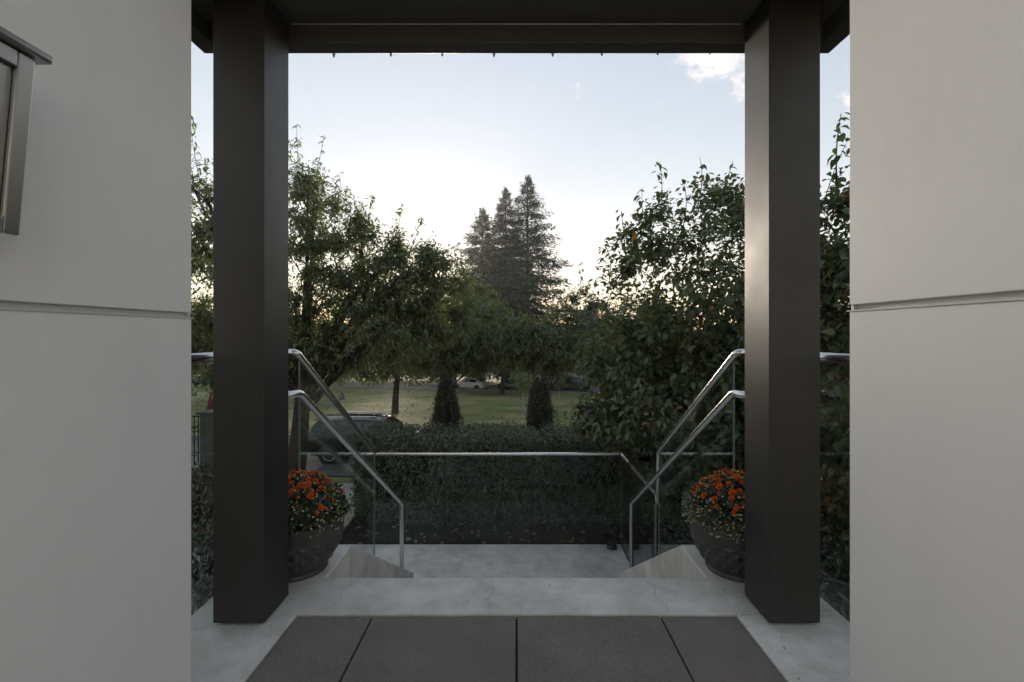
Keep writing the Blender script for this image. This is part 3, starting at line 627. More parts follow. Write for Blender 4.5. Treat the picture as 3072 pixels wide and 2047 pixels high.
park_tree(1900, 36, 6.0, 1.0, 4.4, 'park tree at the far right, seen past the right post', 46, 0.24)
# background belt of trees across the far road
g0 = rnd; k = 0
far_spots = [(-95, 100), (-74, 96), (-55, 92), (-38, 90), (-24, 88), (-11, 86), (3, 84), (14, 80), (26, 78), (40, 82), (56, 84), (74, 90), (94, 96)]
far_lab = ['leftmost', 'second from the left', 'third from the left', 'fourth from the left', 'fifth from the left', 'sixth from the left', 'seventh from the left', 'eighth from the left', 'fifth from the right', 'fourth from the right', 'third from the right', 'second from the right', 'rightmost']
protos = []
for i, (x, y) in enumerate(far_spots):
    lab = 'background tree beyond the far road, %s of its row' % far_lab[i]
    if i < 3:
        o = tree('background_tree', lab, 'tree', (x, y, gz(y)), (x, y, gz(y) + 2.5), 0.3, [(x, y, gz(y) + 6.0, 8.5, 6, 4.6), (x - 4, y - 1, gz(y) + 4.0, 5.5, 4, 3.8), (x + 5, y - 1, gz(y) + 4.2, 5.5, 4, 3.8)],
                 8, 40, 1100, 9, 0.75, 0.6, 'maple', 60 + i, droop=0.3, tmpl=T4, twig_len=2.5, spread=1.2, group='belt of trees beyond the far road')
        protos.append(o)
    else:
        o = copy_tree(protos[i % 3]); o['label'] = lab; o.location = (x, y, gz(y)); o.rotation_euler = (0, 0, i * 0.4 % 0.9 + (math.pi if i % 2 else 0)); s = 0.85 + 0.3 * ((i * 7) % 5) / 5; o.scale = (s, s, s)

# conifers
def conifer(px, top_y, Y, width, lab, seed, lean=0.0, mult=False):
    g = np.random.default_rng(seed); X = (px - 1187) / 1110 * Y; z0 = gz(Y); zt = CAM_H + (768 - top_y) / 1110 * Y; H = zt - z0
    root = empty('conifer_tree', (X, Y, z0), lab, 'tree', 'tall conifers on the skyline'); mb = MB(); mb.tube([(X, Y, z0 - .2), (X + lean * .5, Y, z0 + H * .5), (X, Y, zt)], [0.45, 0.25, 0.03], 8, cap=False)
    P = []; A = []; S = []
    nb = 430
    for i in range(nb):
        t = (i + g.uniform(-.5, .5)) / nb; t = min(max(t, 0.02), 0.995); h = z0 + H * (0.16 + 0.84 * t); r = width * (1 - t) ** 0.82 * (0.62 + 0.5 * (1 - (t * 15 + 0.15 * math.sin(seed)) % 1.0)) * g.uniform(0.75, 1.12) + 0.10
        a = g.uniform(0, 2 * math.pi); d = np.array([math.cos(a), math.sin(a), 0]); st_ = np.array([X, Y, h])
        tip = st_ + d * r + np.array([0, 0, -0.16 * r + 0.35 * t]); ctl = st_ + d * r * .55 + np.array([0, 0, -0.20 * r])
        pts = bez(st_, ctl, tip, 5); mb.tube([tuple(p) for p in pts], [0.06 * (1-t) + .02, .05 * (1-t) + .015, .03, .02, .01], 3, cap=False)
        m = int(24 + 64 * r / width * 2)
        tt = g.uniform(0.12, 1.0, m) ** 0.85; q = st_ * ((1-tt)**2)[:, None] + ctl * (2*tt*(1-tt))[:, None] + tip * (tt**2)[:, None]
        side = np.array([-d[1], d[0], 0]); off = g.normal(0, 0.22, m) * r * (1 - tt * 0.55); q = q + side * off[:, None] + np.array([0, 0, 1]) * g.normal(-0.10, 0.13, m)[:, None]
        P.append(q); A.append(unit(d * 0.8 + side * np.sign(off)[:, None] * 0.6 + g.normal(0, .3, (m, 3)) + np.array([0, 0, -.25]))); S.append(np.full(m, 0.40 + 0.60 * (1 - t) ** 0.6))
    P = np.vstack(P); A = np.vstack(A); n = len(P)
    obj('trunk', mb, 'bark', root, smooth='all')
    v, f = leaf_mesh(TN, P, A, unit(g.normal(0, .35, (n, 3)) + np.array([0, -.3, 1.])), g.uniform(0.3, 0.75, n) * np.concatenate(S), np.full(n, 0.40))
    np_obj('crown', v, f, 'needle', root)['kind'] = 'stuff'
conifer(1212, 405, 62, 10.4, 'tallest conifer on the skyline, right of the group of three', 71)
conifer(1162, 433, 63.5, 7.6, 'middle conifer of the skyline group, slightly lower than the tallest', 72)
conifer(1108, 481, 61, 8.8, 'lowest conifer of the skyline group, on its left', 73)

# clipped hedge
hx0, hx1, hy0, hy1, hz0, hz1 = -2.2, 3.3, 6.45, 7.3, -1.40, -0.185
hed = empty('hedge', (0.5, 6.85, -1.4), 'long clipped dark green box hedge beyond the landing glass', 'hedge')
g = np.random.default_rng(5)
def shell(n, face):
    dpt = g.uniform(0, 1, n) ** 1.7 * 0.20; u = g.uniform(0, 1, n); w_ = g.uniform(0, 1, n)
    x = hx0 + u * (hx1 - hx0); y = hy0 + w_ * (hy1 - hy0); z = hz0 + 0.03 + w_ * (hz1 - hz0 - 0.03)
    wob = 0.035 * np.sin(u * 23) + 0.03 * np.sin(u * 57 + w_ * 5) + 0.025 * np.sin(u * 111 + w_ * 17)
    if face == 'front': return np.stack([x, hy0 + dpt + wob + 0.03 * np.sin(w_ * 13 + u * 20), z], 1), np.array([0, -1, 0.25])
    if face == 'back': return np.stack([x, hy1 - dpt, z], 1), np.array([0, 1, 0.25])
    if face == 'top': return np.stack([x, y, hz1 - dpt + wob * 0.8 + g.normal(0, .012, n)], 1), np.array([0, -.2, 1])
    return np.stack([(hx0 + dpt + wob if face == 'left' else hx1 - dpt), hy0 + u * (hy1 - hy0), z], 1), np.array([-1 if face == 'left' else 1, 0, .2])
P = []; Nn = []
for n, fc in ((26000, 'front'), (15000, 'top'), (5000, 'back'), (4500, 'left'), (1500, 'right')):
    p, nn_ = shell(n, fc)
    if fc in ('front', 'back'):
        thin = np.clip(1.25 - (p[:, 2] - hz0) / 0.55, 0, 1) * (0.55 + 0.45 * np.sin(p[:, 0] * 2.3 + 1.0)) * (p[:, 0] > -1.0); kk = g.uniform(0, 1, n) > thin * 0.62; p = p[kk]
    P.append(p); Nn.append(unit(g.normal(0, .55, (len(p), 3)) + nn_))
for k in range(190):                                                # stray new shoots above the clipped faces
    q = np.array([g.uniform(hx0, hx1), g.uniform(hy0, hy1), hz1 - .03]); hgt = g.uniform(.03, .11); m_ = 7
    P.append(q + np.stack([g.normal(0, .012, m_), g.normal(0, .012, m_), np.linspace(0, hgt, m_)], 1)); Nn.append(unit(g.normal(0, .8, (m_, 3)) + np.array([0, 0, .4])))
P = np.vstack(P); Nn = np.vstack(Nn); n = len(P)
A = unit(np.cross(Nn, unit(g.normal(size=(n, 3)))) + np.array([0, -.1, -.25]))
ll = g.uniform(0.026, 0.052, n); lw = g.uniform(.42, .6, n)
ii = pick_big(P, ll, 300); rest = np.ones(n, bool); rest[ii] = False
single_leaves(hed, T8, P[ii], A[ii], Nn[ii], ll[ii], lw[ii], 'hedge')
v, f = leaf_mesh(T4, P[rest], A[rest], Nn[rest], ll[rest], lw[rest]); np_obj('foliage', v, f, 'hedge', hed)['kind'] = 'stuff'
mb = MB()
for i in range(70):
    x = rnd.uniform(hx0 + .1, hx1 - .1); y = rnd.uniform(hy0 + .2, hy1 - .2); q = (x, y, hz0 - .05)
    for k in range(3):
        e = (x + rnd.uniform(-.35, .35), y + rnd.uniform(-.3, .3), rnd.uniform(-.7, hz1 - .1)); mb.tube([q, ((x + e[0]) / 2, (y + e[1]) / 2, (q[2] + e[2]) / 2 + .1), e], [.012, .008, .003], 4, cap=False)
obj('stem', mb, 'bark', hed)
obj('dark_core', MB().box(hx0 + .24, hx1 - .24, hy0 + .26, hy1 - .26, hz0 + .42, hz1 - .24), 'soil', hed)  # plain dark box standing in for the shade deep inside the hedge

# columnar shrubs
def column(px, topy, Y, wd, lab, seed):
    g = np.random.default_rng(seed); X = (px - 1187) / 1110 * Y; z0 = gz(Y); zt = CAM_H + (768 - topy) / 1110 * Y; H = zt - z0
    root = empty('columnar_shrub', (X, Y, z0), lab, 'shrub', 'columnar shrubs behind the hedge'); mb = MB()
    P = []; A = []
    for i in range(210):
        a = g.uniform(0, 2*math.pi); rr_ = wd / 2 * math.sqrt(g.uniform(0.03, 1)); hh = H * (1 - 0.33 * (rr_ / (wd / 2)) ** 1.5) * g.uniform(0.82, 1.02)
        if i < 14: hh = H * g.uniform(0.52, 0.60); rr_ = wd * g.uniform(.55, .75)
        s0 = np.array([X + math.cos(a) * rr_ * .25, Y + math.sin(a) * rr_ * .25, z0]); s1 = np.array([X + math.cos(a) * rr_ * .70 , Y + math.sin(a) * rr_ * .70, z0 + hh]) 
        ctl = np.array([X + math.cos(a) * rr_ * 1.25, Y + math.sin(a) * rr_ * 1.25, z0 + hh * .72]); pts = bez(s0, ctl, s1, 6); mb.tube([tuple(p) for p in pts], [.012, .010, .008, .006, .004, .002], 3, cap=False)
        m = 75; t = g.uniform(0.12, 1, m); q = s0 * ((1-t)**2)[:, None] + ctl * (2*t*(1-t))[:, None] + s1 * (t**2)[:, None]
        P.append(q + g.normal(0, .016, (m, 3))); A.append(unit(g.normal(0, .45, (m, 3)) + np.array([math.cos(a) * .4, math.sin(a) * .4, 1.0])))
    P = np.vstack(P); A = np.vstack(A); n = len(P); obj('stem', mb, 'bark', root)
    v, f = leaf_mesh(T4, P, A, unit(g.normal(size=(n, 3))), g.uniform(.03, .06, n), np.full(n, .34)); np_obj('foliage', v, f, 'column', root)['kind'] = 'stuff'
column(1026, 826, 9.4, 0.58, 'columnar dark shrub left of the pair rising behind the hedge', 81)
column(1241, 828, 9.4, 0.58, 'columnar dark shrub right of the pair rising behind the hedge', 82)

# shrubs beside the porch
def shrub(c, r, lab, seed, n=3500, ll=0.07, mat='shrub', w_=0.5):
    g = np.random.default_rng(seed); root = empty('garden_shrub', (c[0], c[1], gz(c[1])), lab, 'shrub'); z0 = gz(c[1])
    d = unit(g.normal(size=(n, 3))); d[:, 2] = np.abs(d[:, 2]) * 1.1 - .25; rad = g.uniform(.45, 1, n) ** .5 * (1 + .12 * np.sin(d[:, 0] * 9 + d[:, 1] * 7 + d[:, 2] * 8))
    P = np.array(c) + d * rad[:, None] * np.array(r); P[:, 2] = np.maximum(P[:, 2], z0 + .03)
    A = unit(d * .6 + g.normal(0, .6, (n, 3)) + np.array([0, 0, .1])); Nn = unit(d + np.array([0, 0, .7]) + g.normal(0, .3, (n, 3)))
    v, f = leaf_mesh(T8, P, A, Nn, ll * g.uniform(.6, 1.2, n), np.full(n, w_)); np_obj('foliage', v, f, mat, root)['kind'] = 'stuff'
    mb = MB()
    for i in range(26):
        e = P[g.integers(n)]; mb.tube([(c[0], c[1], z0 - .05), ((c[0] + e[0]) / 2, (c[1] + e[1]) / 2, (z0 + e[2]) / 2 + .1), tuple(e)], [.02, .012, .004], 4, cap=False)
    obj('stem', mb, 'bark', root)
shrub((-4.5, 6.9, -1.12), (0.95, 0.8, 0.48), 'rounded evergreen shrub below the neighbouring iron railing', 91)
shrub((-3.0, 4.7, -1.05), (0.6, 0.55, 0.45), 'dark low shrub beside the porch, left of the left post', 92, 2600, .06)
shrub((2.6, 6.6, -1.0), (0.9, 0.6, 0.6), 'dense dark shrub behind the glass at the right end of the hedge', 93, 3200, .06)
shrub((3.1, 4.4, -1.0), (0.8, 0.7, 0.6), 'dark shrub right of the right post, under the broad-leaved tree', 94, 3200, .09)
shrub((1.95, 5.0, -1.15), (0.45, 0.5, 0.4), 'small dark shrub beside the stairs, right of the landing glass', 95, 1800, .06)
# grassy clumps near the slab edges
def clump(x, y, n, h, lab, seed):
    g = np.random.default_rng(seed); z = gz(y); root = empty('grass_clump', (x, y, z), lab, 'plant')
    P = np.stack([x + g.normal(0, .16, n), y + g.normal(0, .22, n), np.full(n, z)], 1); A = unit(g.normal(0, .45, (n, 3)) + np.array([0, 0, 1.1]))
    v, f = leaf_mesh(TN, P, A, unit(g.normal(size=(n, 3))), h * g.uniform(.5, 1.1, n), np.full(n, .045), 3.0); np_obj('blades', v, f, 'blade', root)['kind'] = 'stuff'
clump(-1.95, 2.9, 500, .55, 'pale grass clump beside the slab, left of the left post', 1); clump(-2.3, 3.5, 500, .5, 'grass clump farther back beside the slab on the left', 2)
clump(1.95, 2.8, 450, .5, 'dark grassy clump beside the slab, right of the right post', 3)

# saplings and watering bag on the lawn
def sapling(px, py, Y, topy, r, lab, mat, seed, bag=False):
    X = (px - 1187) / 1110 * Y; z = gz(Y); zt = CAM_H + (768 - topy) / 1110 * Y; H = zt - z
    t = tree('sapling', lab, 'tree', (X, Y, z), (X, Y, z + H * .5), 0.045, [(X, Y, z + H * .72, r, r, H * .27)], 5, 14, 130, 9, 0.16, 0.55, mat, seed, droop=.4, tmpl=T4, twig_len=.5, spread=.2, bark='stem', trunk_bend=.03)
    if bag:
        tag(obj('watering_bag', MB().lathe([(.02, 0), (.26, .01), (.27, .2), (.2, .5), (.10, .72), (.06, .75)], 12, (X, Y, z + .0), lambda a, zz, r_: .02 * math.sin(a * 5)), 'bag', smooth='all', org=(X, Y, z)), 'grey-green watering bag around a sapling on the lawn', 'bag')
sapling(1202, 945, 34.4, 848, .85, 'bright green sapling with a pale stem between the columnar shrubs', 'young', 101)
sapling(785, 918, 44, 848, .9, 'thin sapling with a watering bag on the left of the lawn', 'young', 102, True)
sapling(1285, 933, 38, 850, .6, 'thin dark sapling right of the right columnar shrub', 'maple', 103)
# fallen leaves on the lawn
g = np.random.default_rng(9); n = 5000
P = np.stack([g.uniform(-34, 30, n), 23.5 + g.uniform(0, 1, n) ** 1.4 * 34, np.zeros(n)], 1); P[:, 2] = [gz(y) + .05 for y in P[:, 1]]
v, f = leaf_mesh(T4, P, unit(g.normal(size=(n, 3)) * np.array([1, 1, .25])), unit(g.normal(0, .4, (n, 3)) + np.array([0, 0, 1.])), g.uniform(.10, .20, n), np.full(n, .9)); tag(np_obj('fallen_leaves', v, f, 'litter'), 'pale fallen leaves scattered over the park lawn', 'leaves', kind='stuff')
n = 90; P = np.stack([g.uniform(-2.1, 2.0, n), g.uniform(5.85, 6.5, n), np.full(n, -1.385)], 1)
v, f = leaf_mesh(T8, P, unit(g.normal(size=(n, 3)) * np.array([1, 1, .2])), unit(g.normal(0, .4, (n, 3)) + np.array([0, 0, 1.])), g.uniform(.05, .1, n), np.full(n, .6)); tag(np_obj('fallen_leaves', v, f, 'litter'), 'dry leaves on the soil in front of the hedge', 'leaves', kind='stuff')

# crumbs of bark and leaf on the slab
n = 60; P = np.stack([g.uniform(-1.3, 1.3, n), g.uniform(1.45, 2.3, n), np.full(n, 0.003)], 1); P = P[(np.abs(P[:, 0]) > .95) | (P[:, 1] > 2.05)]; n = len(P)
v, f = leaf_mesh(T4, P, unit(g.normal(size=(n, 3)) * np.array([1, 1, .15])), unit(g.normal(0, .3, (n, 3)) + np.array([0, 0, 1.])), g.uniform(.004, .014, n), np.full(n, .4)); tag(np_obj('leaf_crumbs', v, f, 'soil'), 'dark crumbs of leaf litter on the concrete slab', 'debris', kind='stuff')

# ---------------------------------------------------------------- planters with chrysanthemums
def planter(s, lab, plab, silver, seed):
    X, Y, RR, HH = s * 1.105, 2.415, 0.232, 0.262
    root = empty('planter', (X, Y, 0), lab, 'planter')
    prof = [(0.15, 0.0), (0.153, 0.004), (0.153, 0.014), (0.146, 0.020)]
    for i in range(46):
        t = i / 45; z = 0.022 + t * (HH - 0.03); prof.append((0.146 + (RR - 0.146) * (1 - (1 - t) ** 2.1), z))
    def disp(a, z, r):
        if z < 0.03 or z > 0.178: return 0.0
        u = a * 22 / (2 * math.pi); v_ = (z - 0.03) / 0.034; fa = (u + v_ * .5) % 1 - .5; fb = (u - v_ * .5) % 1 - .5
        m = max(abs(fa), abs(fb)) * 2
        return (0.0125 * (1 - m ** 1.8) - 0.004) * min(1, (z - .03) / .01) * min(1, (.178 - z) / .006)
    obj('bowl', MB().lathe(prof + [(RR + .003, HH - .008), (RR + .005, HH - .003), (RR + .002, HH), (RR - .008, HH), (RR - .012, HH - .01), (RR - .02, HH - .05)], 180, (X, Y, 0), disp), 'planter', root, smooth='all')
    obj('soil_fill', MB().lathe([(RR - .015, HH - .03), (0.001, HH - .015)], 32, (X, Y, 0)), 'soil', root)
    g = np.random.default_rng(seed)
    pl = empty('chrysanthemum', (X, Y, HH - .02), plab, 'flowers')
    cx, cy, cz = X, Y, HH - .03; rx, rz = .247, .235
    def dome(n, lo=.9, hi=1.0, zmin=-0.05):
        d = unit(g.normal(size=(n * 3, 3))); d[:, 2] = np.where(d[:, 2] < zmin, -d[:, 2], d[:, 2]); d = d[:n]; return d, np.array([cx, cy, cz]) + d * np.array([rx, rx, rz]) * g.uniform(lo, hi, n)[:, None] * (1 + .03 * np.sin(d[:, 0] * 13 + d[:, 1] * 11))[:, None]
    n = 5200; d, P = dome(n, .72, .99)
    P = P.copy(); low = P[:, 2] < HH + .01; P[low, 2] = HH + .005 + g.uniform(0, .03, low.sum())
    v, f = leaf_mesh(T4, P, unit(d * .5 + g.normal(0, .6, (n, 3))), unit(d + g.normal(0, .4, (n, 3))), g.uniform(.018, .036, n), np.full(n, .55)); np_obj('foliage', v, f, 'mum_leaf', pl)['kind'] = 'stuff'
    nb = 430; d, P = dome(nb, 1.0, 1.04, .02); mb = MB(); vs_ = []; 
    for i in range(nb):
        p = Vector(P[i]); nrm = Vector(d[i]); s1 = nrm.orthogonal().normalized(); s2 = nrm.cross(s1); r0 = g.uniform(.0028, .0058)
        ring = []
        for (rr_, h) in ((.55, -.004), (1, 0.0), (.85, .0028), (.35, .0046)):
            ring += [tuple(p + (s1 * math.cos(j * 1.0472) + s2 * math.sin(j * 1.0472)) * rr_ * r0 + nrm * h) for j in range(6)]
        mb.add(ring, [(k*6 + j, k*6 + (j+1) % 6, (k+1)*6 + (j+1) % 6, (k+1)*6 + j) for k in range(3) for j in range(6)] + [(18, 19, 20, 21, 22, 23)])
    o = obj('buds', mb, 'bud', pl, smooth='all'); o['kind'] = 'stuff'
    # blooms: one shared mesh of curling petals
    pv = []; pf = []
    PP = []; AA = []; NN = []; LL = []
    for ring, (cnt, tilt, ln, off) in enumerate(((18, 8, .021, .004), (16, 24, .019, .0035), (13, 44, .016, .003), (9, 64, .012, .002), (5, 82, .009, .001))):
        for j in range(cnt):
            a = 2 * math.pi * (j + .5 * (ring % 2)) / cnt + g.uniform(-.1, .1); tl = R(tilt + g.uniform(-6, 6)); dr = np.array([math.cos(a), math.sin(a), 0])
            PP.append(dr * off + np.array([0, 0, .002 + ring * .0022])); AA.append(dr * math.cos(tl) + np.array([0, 0, math.sin(tl)])); NN.append(-dr * math.sin(tl) + np.array([0, 0, math.cos(tl)])); LL.append(ln * g.uniform(.9, 1.1))
    v, f = leaf_mesh(TN, np.array(PP), np.array(AA), np.array(NN), np.array(LL), np.full(len(PP), .34), -1.5)
    first = None
    # blooms cluster towards the crown of the dome
    cand, cp_ = dome(2000, 1.0, 1.02, .02); wgt = np.clip(cand[:, 2] * 1.0 + .02 + s * cand[:, 0] * .3, .08, 1) ** 1.9; order = g.permutation(len(cand)); chosen = []
    for i in order:
        if len(chosen) >= 190: break
        if g.uniform() > wgt[i]: continue
        if any(np.linalg.norm(cp_[i] - cp_[j]) < .0155 for j in chosen): continue
        chosen.append(i)
    for i in chosen:
        if first is None: o = np_obj('bloom', v, f, 'petal', None, (0, 0, 0)); first = o
        else: o = bpy.data.objects.new('bloom', first.data); COL.objects.link(o)
        q = Vector(cand[i] + g.normal(0, .12, 3)).to_track_quat('Z', 'Y'); o.parent = pl
        o.matrix_local = Matrix.Translation(Vector(cp_[i]) - ORG[pl.name]) @ q.to_matrix().to_4x4() @ Matrix.Scale(g.choice([.3, .4, .48, .56, .66, .78]), 4)
    if silver:
        n = 1100; a = g.uniform(1.9, 4.6, n); rr_ = g.uniform(.19, .262, n); zz = HH + .015 + g.normal(0, .022, n) + (a < 3.7) * .025 - np.clip(rr_ - .235, 0, 1) * .6
        P = np.stack([X + rr_ * np.cos(a), Y + rr_ * np.sin(a), zz], 1)
        v, f = leaf_mesh(T4, P, unit(np.stack([np.cos(a), np.sin(a), np.zeros(n)], 1) + g.normal(0, .7, (n, 3))), unit(g.normal(0, .5, (n, 3)) + np.array([0, 0, 1.])), g.uniform(.008, .016, n), np.full(n, .6)); np_obj('silver_foliage', v, f, 'silver_leaf', pl)['kind'] = 'stuff'
planter(-1, 'dark scalloped bowl planter behind the left post', 'orange chrysanthemum dome in the left planter', False, 201)
planter(1, 'dark scalloped bowl planter behind the right post', 'orange chrysanthemum with silvery edge foliage in the right planter', True, 202)

# ---------------------------------------------------------------- vehicles
def vehicle(name, label, cat, loc, rotz, paint, kind):
    # x forward, y left, z up; length from stations: (x, half width, z bottom, z belt, z roof, roof half width)
    root = empty(name, (0, 0, 0), label, cat)
    if kind == 'suv':
        L, Wd, H = 4.75, 0.94, 1.70
        st_ = [(-2.36, .70, .50, .92, .95, .60), (-2.34, .84, .42, 1.02, 1.10, .72), (-2.24, .91, .32, 1.08, 1.28, .70), (-2.02, .93, .28, 1.10, 1.56, .66), (-1.75, .94, .28, 1.10, 1.66, .66), (-1.0, .94, .28, 1.08, 1.70, .68), (0.0, .94, .28, 1.06, 1.70, .69), (.55, .94, .28, 1.05, 1.63, .68), (.95, .94, .28, 1.04, 1.36, .70), (1.22, .93, .28, 1.04, 1.08, .74), (1.7, .92, .28, .98, 1.00, .76), (2.15, .86, .30, .90, .92, .70), (2.36, .70, .40, .74, .76, .56)]
    else:
        L, Wd, H = 4.5, 0.9, 1.45
        st_ = [(-2.24, .68, .45, .80, .82, .58), (-2.15, .80, .32, .90, .94, .66), (-1.8, .88, .26, .95, 1.02, .66), (-1.35, .90, .24, .95, 1.20, .60), (-.85, .90, .24, .94, 1.41, .58), (-.2, .90, .24, .93, 1.45, .60), (.3, .90, .24, .92, 1.40, .60), (.75, .90, .24, .92, 1.16, .62), (1.05, .89, .24, .92, .96, .68), (1.6, .87, .25, .84, .87, .68), (2.0, .80, .28, .76, .79, .62), (2.22, .66, .36, .64, .66, .5)]
    mb = MB(); k = 11
    for (x, hw, zb_, zl, zr, rw) in st_:
        ring = [(-hw * .82, zb_), (-hw * .98, zb_ + .12), (-hw, (zb_ + zl) / 2), (-hw * .97, zl), (-rw, zr - .05 * (zr - zl > .1)), (-rw * .80, zr), (0, zr + .025), (rw * .80, zr), (rw, zr - .05 * (zr - zl > .1)), (hw * .97, zl), (hw, (zb_ + zl) / 2), (hw * .98, zb_ + .12), (hw * .82, zb_)]
        mb.v += [(x, y, z) for y, z in ring]
    k = 13; ns = len(st_)
    mb.f = [(i*k + j, i*k + j+1, (i+1)*k + j+1, (i+1)*k + j) for i in range(ns-1) for j in range(k-1)] + [(i*k + k-1, i*k, (i+1)*k, (i+1)*k + k-1) for i in range(ns-1)] + [tuple(range(k))[::-1], tuple(range((ns-1)*k, ns*k))]
    body = obj('body', mb, paint, root, smooth=True)
    # windows sit 6 mm proud of the greenhouse
    def interp(x):
        for a, b in zip(st_[:-1], st_[1:]):
            if a[0] <= x <= b[0]:
                t = (x - a[0]) / (b[0] - a[0]); return [p + (q - p) * t for p, q in zip(a, b)]
        return st_[-1]
    spans = ([(-2.0, -1.25), (-1.15, -.22), (-.12, .72)] if kind == 'suv' else [(-1.2, -.3), (-.2, .62)])
    for sgn in (-1, 1):
        for (xa, xb) in spans:
            q = MB(); m = 5
            for i in range(m):
                x = xa + (xb - xa) * i / (m-1); _, hw, zb_, zl, zr, rw = interp(x); lo, hi = 0.10, 0.86; zt = zr - .05
                for t in (lo, hi): q.v.append((x, sgn * (hw * .97 + (rw - hw * .97) * t + .006), zl + (zt - zl) * t))
            q.f = [(2*i, 2*i+2, 2*i+3, 2*i+1) for i in range(m-1)]
            obj('side_window', q, 'car_glass', root)
        # lamps
        xr = st_[1][0]; _, hw, zb_, zl, zr, rw = interp(xr + .06)
        obj('tail_light', MB().box(xr - .03, xr + .22, sgn * hw * .98 - .02, sgn * hw * .98 + .02, zl - .22, zl - .02), 'red_lens', root, bevel=.01)
        xf = st_[-2][0]; _, hw, zb_, zl, zr, rw = interp(xf)
        obj('headlight', MB().box(xf - .2, xf + .06, sgn * hw * .93 - .03, sgn * hw * .93 + .03, zl - .2, zl - .04), 'clear_lens', root, bevel=.01)
        for xw_ in (-L * .295, L * .305):
            wr = .36 if kind == 'suv' else .32; yy = sgn * (Wd - .10)
            arch = obj('wheel_arch', MB().tube([(xw_, yy - sgn * .06, wr), (xw_, yy + sgn * .108, wr)], wr * 1.17, 24), 'black_plastic', root)
            wl = empty('wheel', (xw_, yy, wr), None, None); wl.parent = root
            pr = [(wr * .64, -.115), (wr * .95, -.11), (wr, -.07), (wr, .07), (wr * .95, .115), (wr * .64, .118)]
            q = MB(); q.lathe(pr, 28); q.v = [(x + xw_, yy + sgn * z, y + wr) for x, y, z in q.v]; obj('tyre', q, 'tyre', wl, smooth='all')
            q = MB(); q.lathe([(.001, .10), (wr * .16, .10), (wr * .2, .085), (wr * .55, .095), (wr * .64, .119)], 20, disp=None); q.v = [(x + xw_, yy + sgn * z, y + wr) for x, y, z in q.v]; obj('rim', q, 'rim', wl)
        _, hw, zb_, zl, zr, rw = interp(.55)
        obj('door_mirror', MB().box(.62, .80, sgn * (hw + .04) - .09, sgn * (hw + .04) + .09, zl + .02, zl + .15), paint, root, bevel=.03)
        if kind == 'suv':
            obj('roof_rail', MB().tube([(-1.7, sgn * .60, 1.66), (-1.6, sgn * .60, 1.75), (.25, sgn * .61, 1.76), (.42, sgn * .61, 1.68)], .018, 8), 'chrome', root, smooth='all')
        for xs_ in ((-1.2, -.17, .82) if kind == 'suv' else (-.25, .78)):
            _, hw, zb_, zl, zr, rw = interp(xs_); obj('door_seam', MB().box(xs_ - .004, xs_ + .004, sgn * hw - .004, sgn * hw + .004, zb_ + .15, zl), 'black_plastic', root)
        _, hw, zb_, zl, zr, rw = interp(-.3); obj('door_handle', MB().box(-.42, -.24, sgn * hw * .985 - .02, sgn * hw * .985 + .02, zl - .14, zl - .11), 'chrome', root, bevel=.008)
    # rear and front screens
    def screen(xa, xb, nm):
        q = MB(); m = 6
        for i in range(m):
            x = xa + (xb - xa) * i / (m-1); _, hw, zb_, zl, zr, rw = interp(x)
            for t in (-.86, -.5, 0, .5, .86): q.v.append((x + (-.004 if xa < 0 else .004), rw * t, zr + .012 + .02 * (1 - t * t)))
        q.f = [(i*5 + j, (i+1)*5 + j, (i+1)*5 + j+1, i*5 + j+1) for i in range(m-1) for j in range(4)]; obj(nm, q, 'car_glass', root, smooth='all')
    if kind == 'suv':
        screen(-2.26, -1.98, 'rear_window'); screen(.60, 1.20, 'windscreen')
        q = MB(); 
        for x in (-1.0, .25):
            for t in (-.62, 0, .62): q.v.append((x, .69 * t, 1.715 + .025 * (1 - t * t)))
        q.f = [(0, 3, 4, 1), (1, 4, 5, 2)]; obj('sunroof', q, 'car_glass', root)
        obj('tailgate_spoiler', MB().prism([(-2.12, 1.60), (-1.8, 1.665), (-1.8, 1.69), (-2.14, 1.635)], 'y', -.62, .62), paint, root)
        obj('bumper', MB().box(-2.42, -2.28, -.82, .82, .34, .60), 'black_plastic', root, bevel=.04)
        obj('number_plate', MB().box(-2.385, -2.36, -.26, .26, .74, .86), 'trim_white', root)
    else:
        screen(-1.75, -.9, 'rear_window'); screen(.34, 1.02, 'windscreen')
    root.location = loc; root.rotation_euler = (0, 0, rotz); return root
vehicle('parked_suv', 'black glossy SUV parked on the near street behind the hedge end', 'car', (-5.75, 19.35, -3.80), 0.0, 'car_black', 'suv')
ang = math.atan2(-fd.y, -fd.x)
def on_road(px, off, dz=0.06):
    # point on the far road seen at photo column px
    k = (px - 1187) / 1110; p0 = fr0 + fn * off
    t = (k * p0.y - p0.x) / (fd.x - k * fd.y); p = p0 + fd * t; return (p.x, p.y, gz(p.y) + dz)
vehicle('parked_car', 'white sedan parked across the lawn between the columnar shrubs', 'car', on_road(1080, 1.4), ang + math.pi, 'car_white', 'sedan')
vehicle('parked_car', 'charcoal sedan parked across the lawn behind the bright sapling', 'car', on_road(1185, 1.4), ang + math.pi, 'car_grey', 'sedan')
vehicle('parked_suv', 'black SUV with silver roof rails parked across the lawn, right of the columnar shrubs', 'car', on_road(1310, 1.2), ang + math.pi, 'car_black', 'suv')

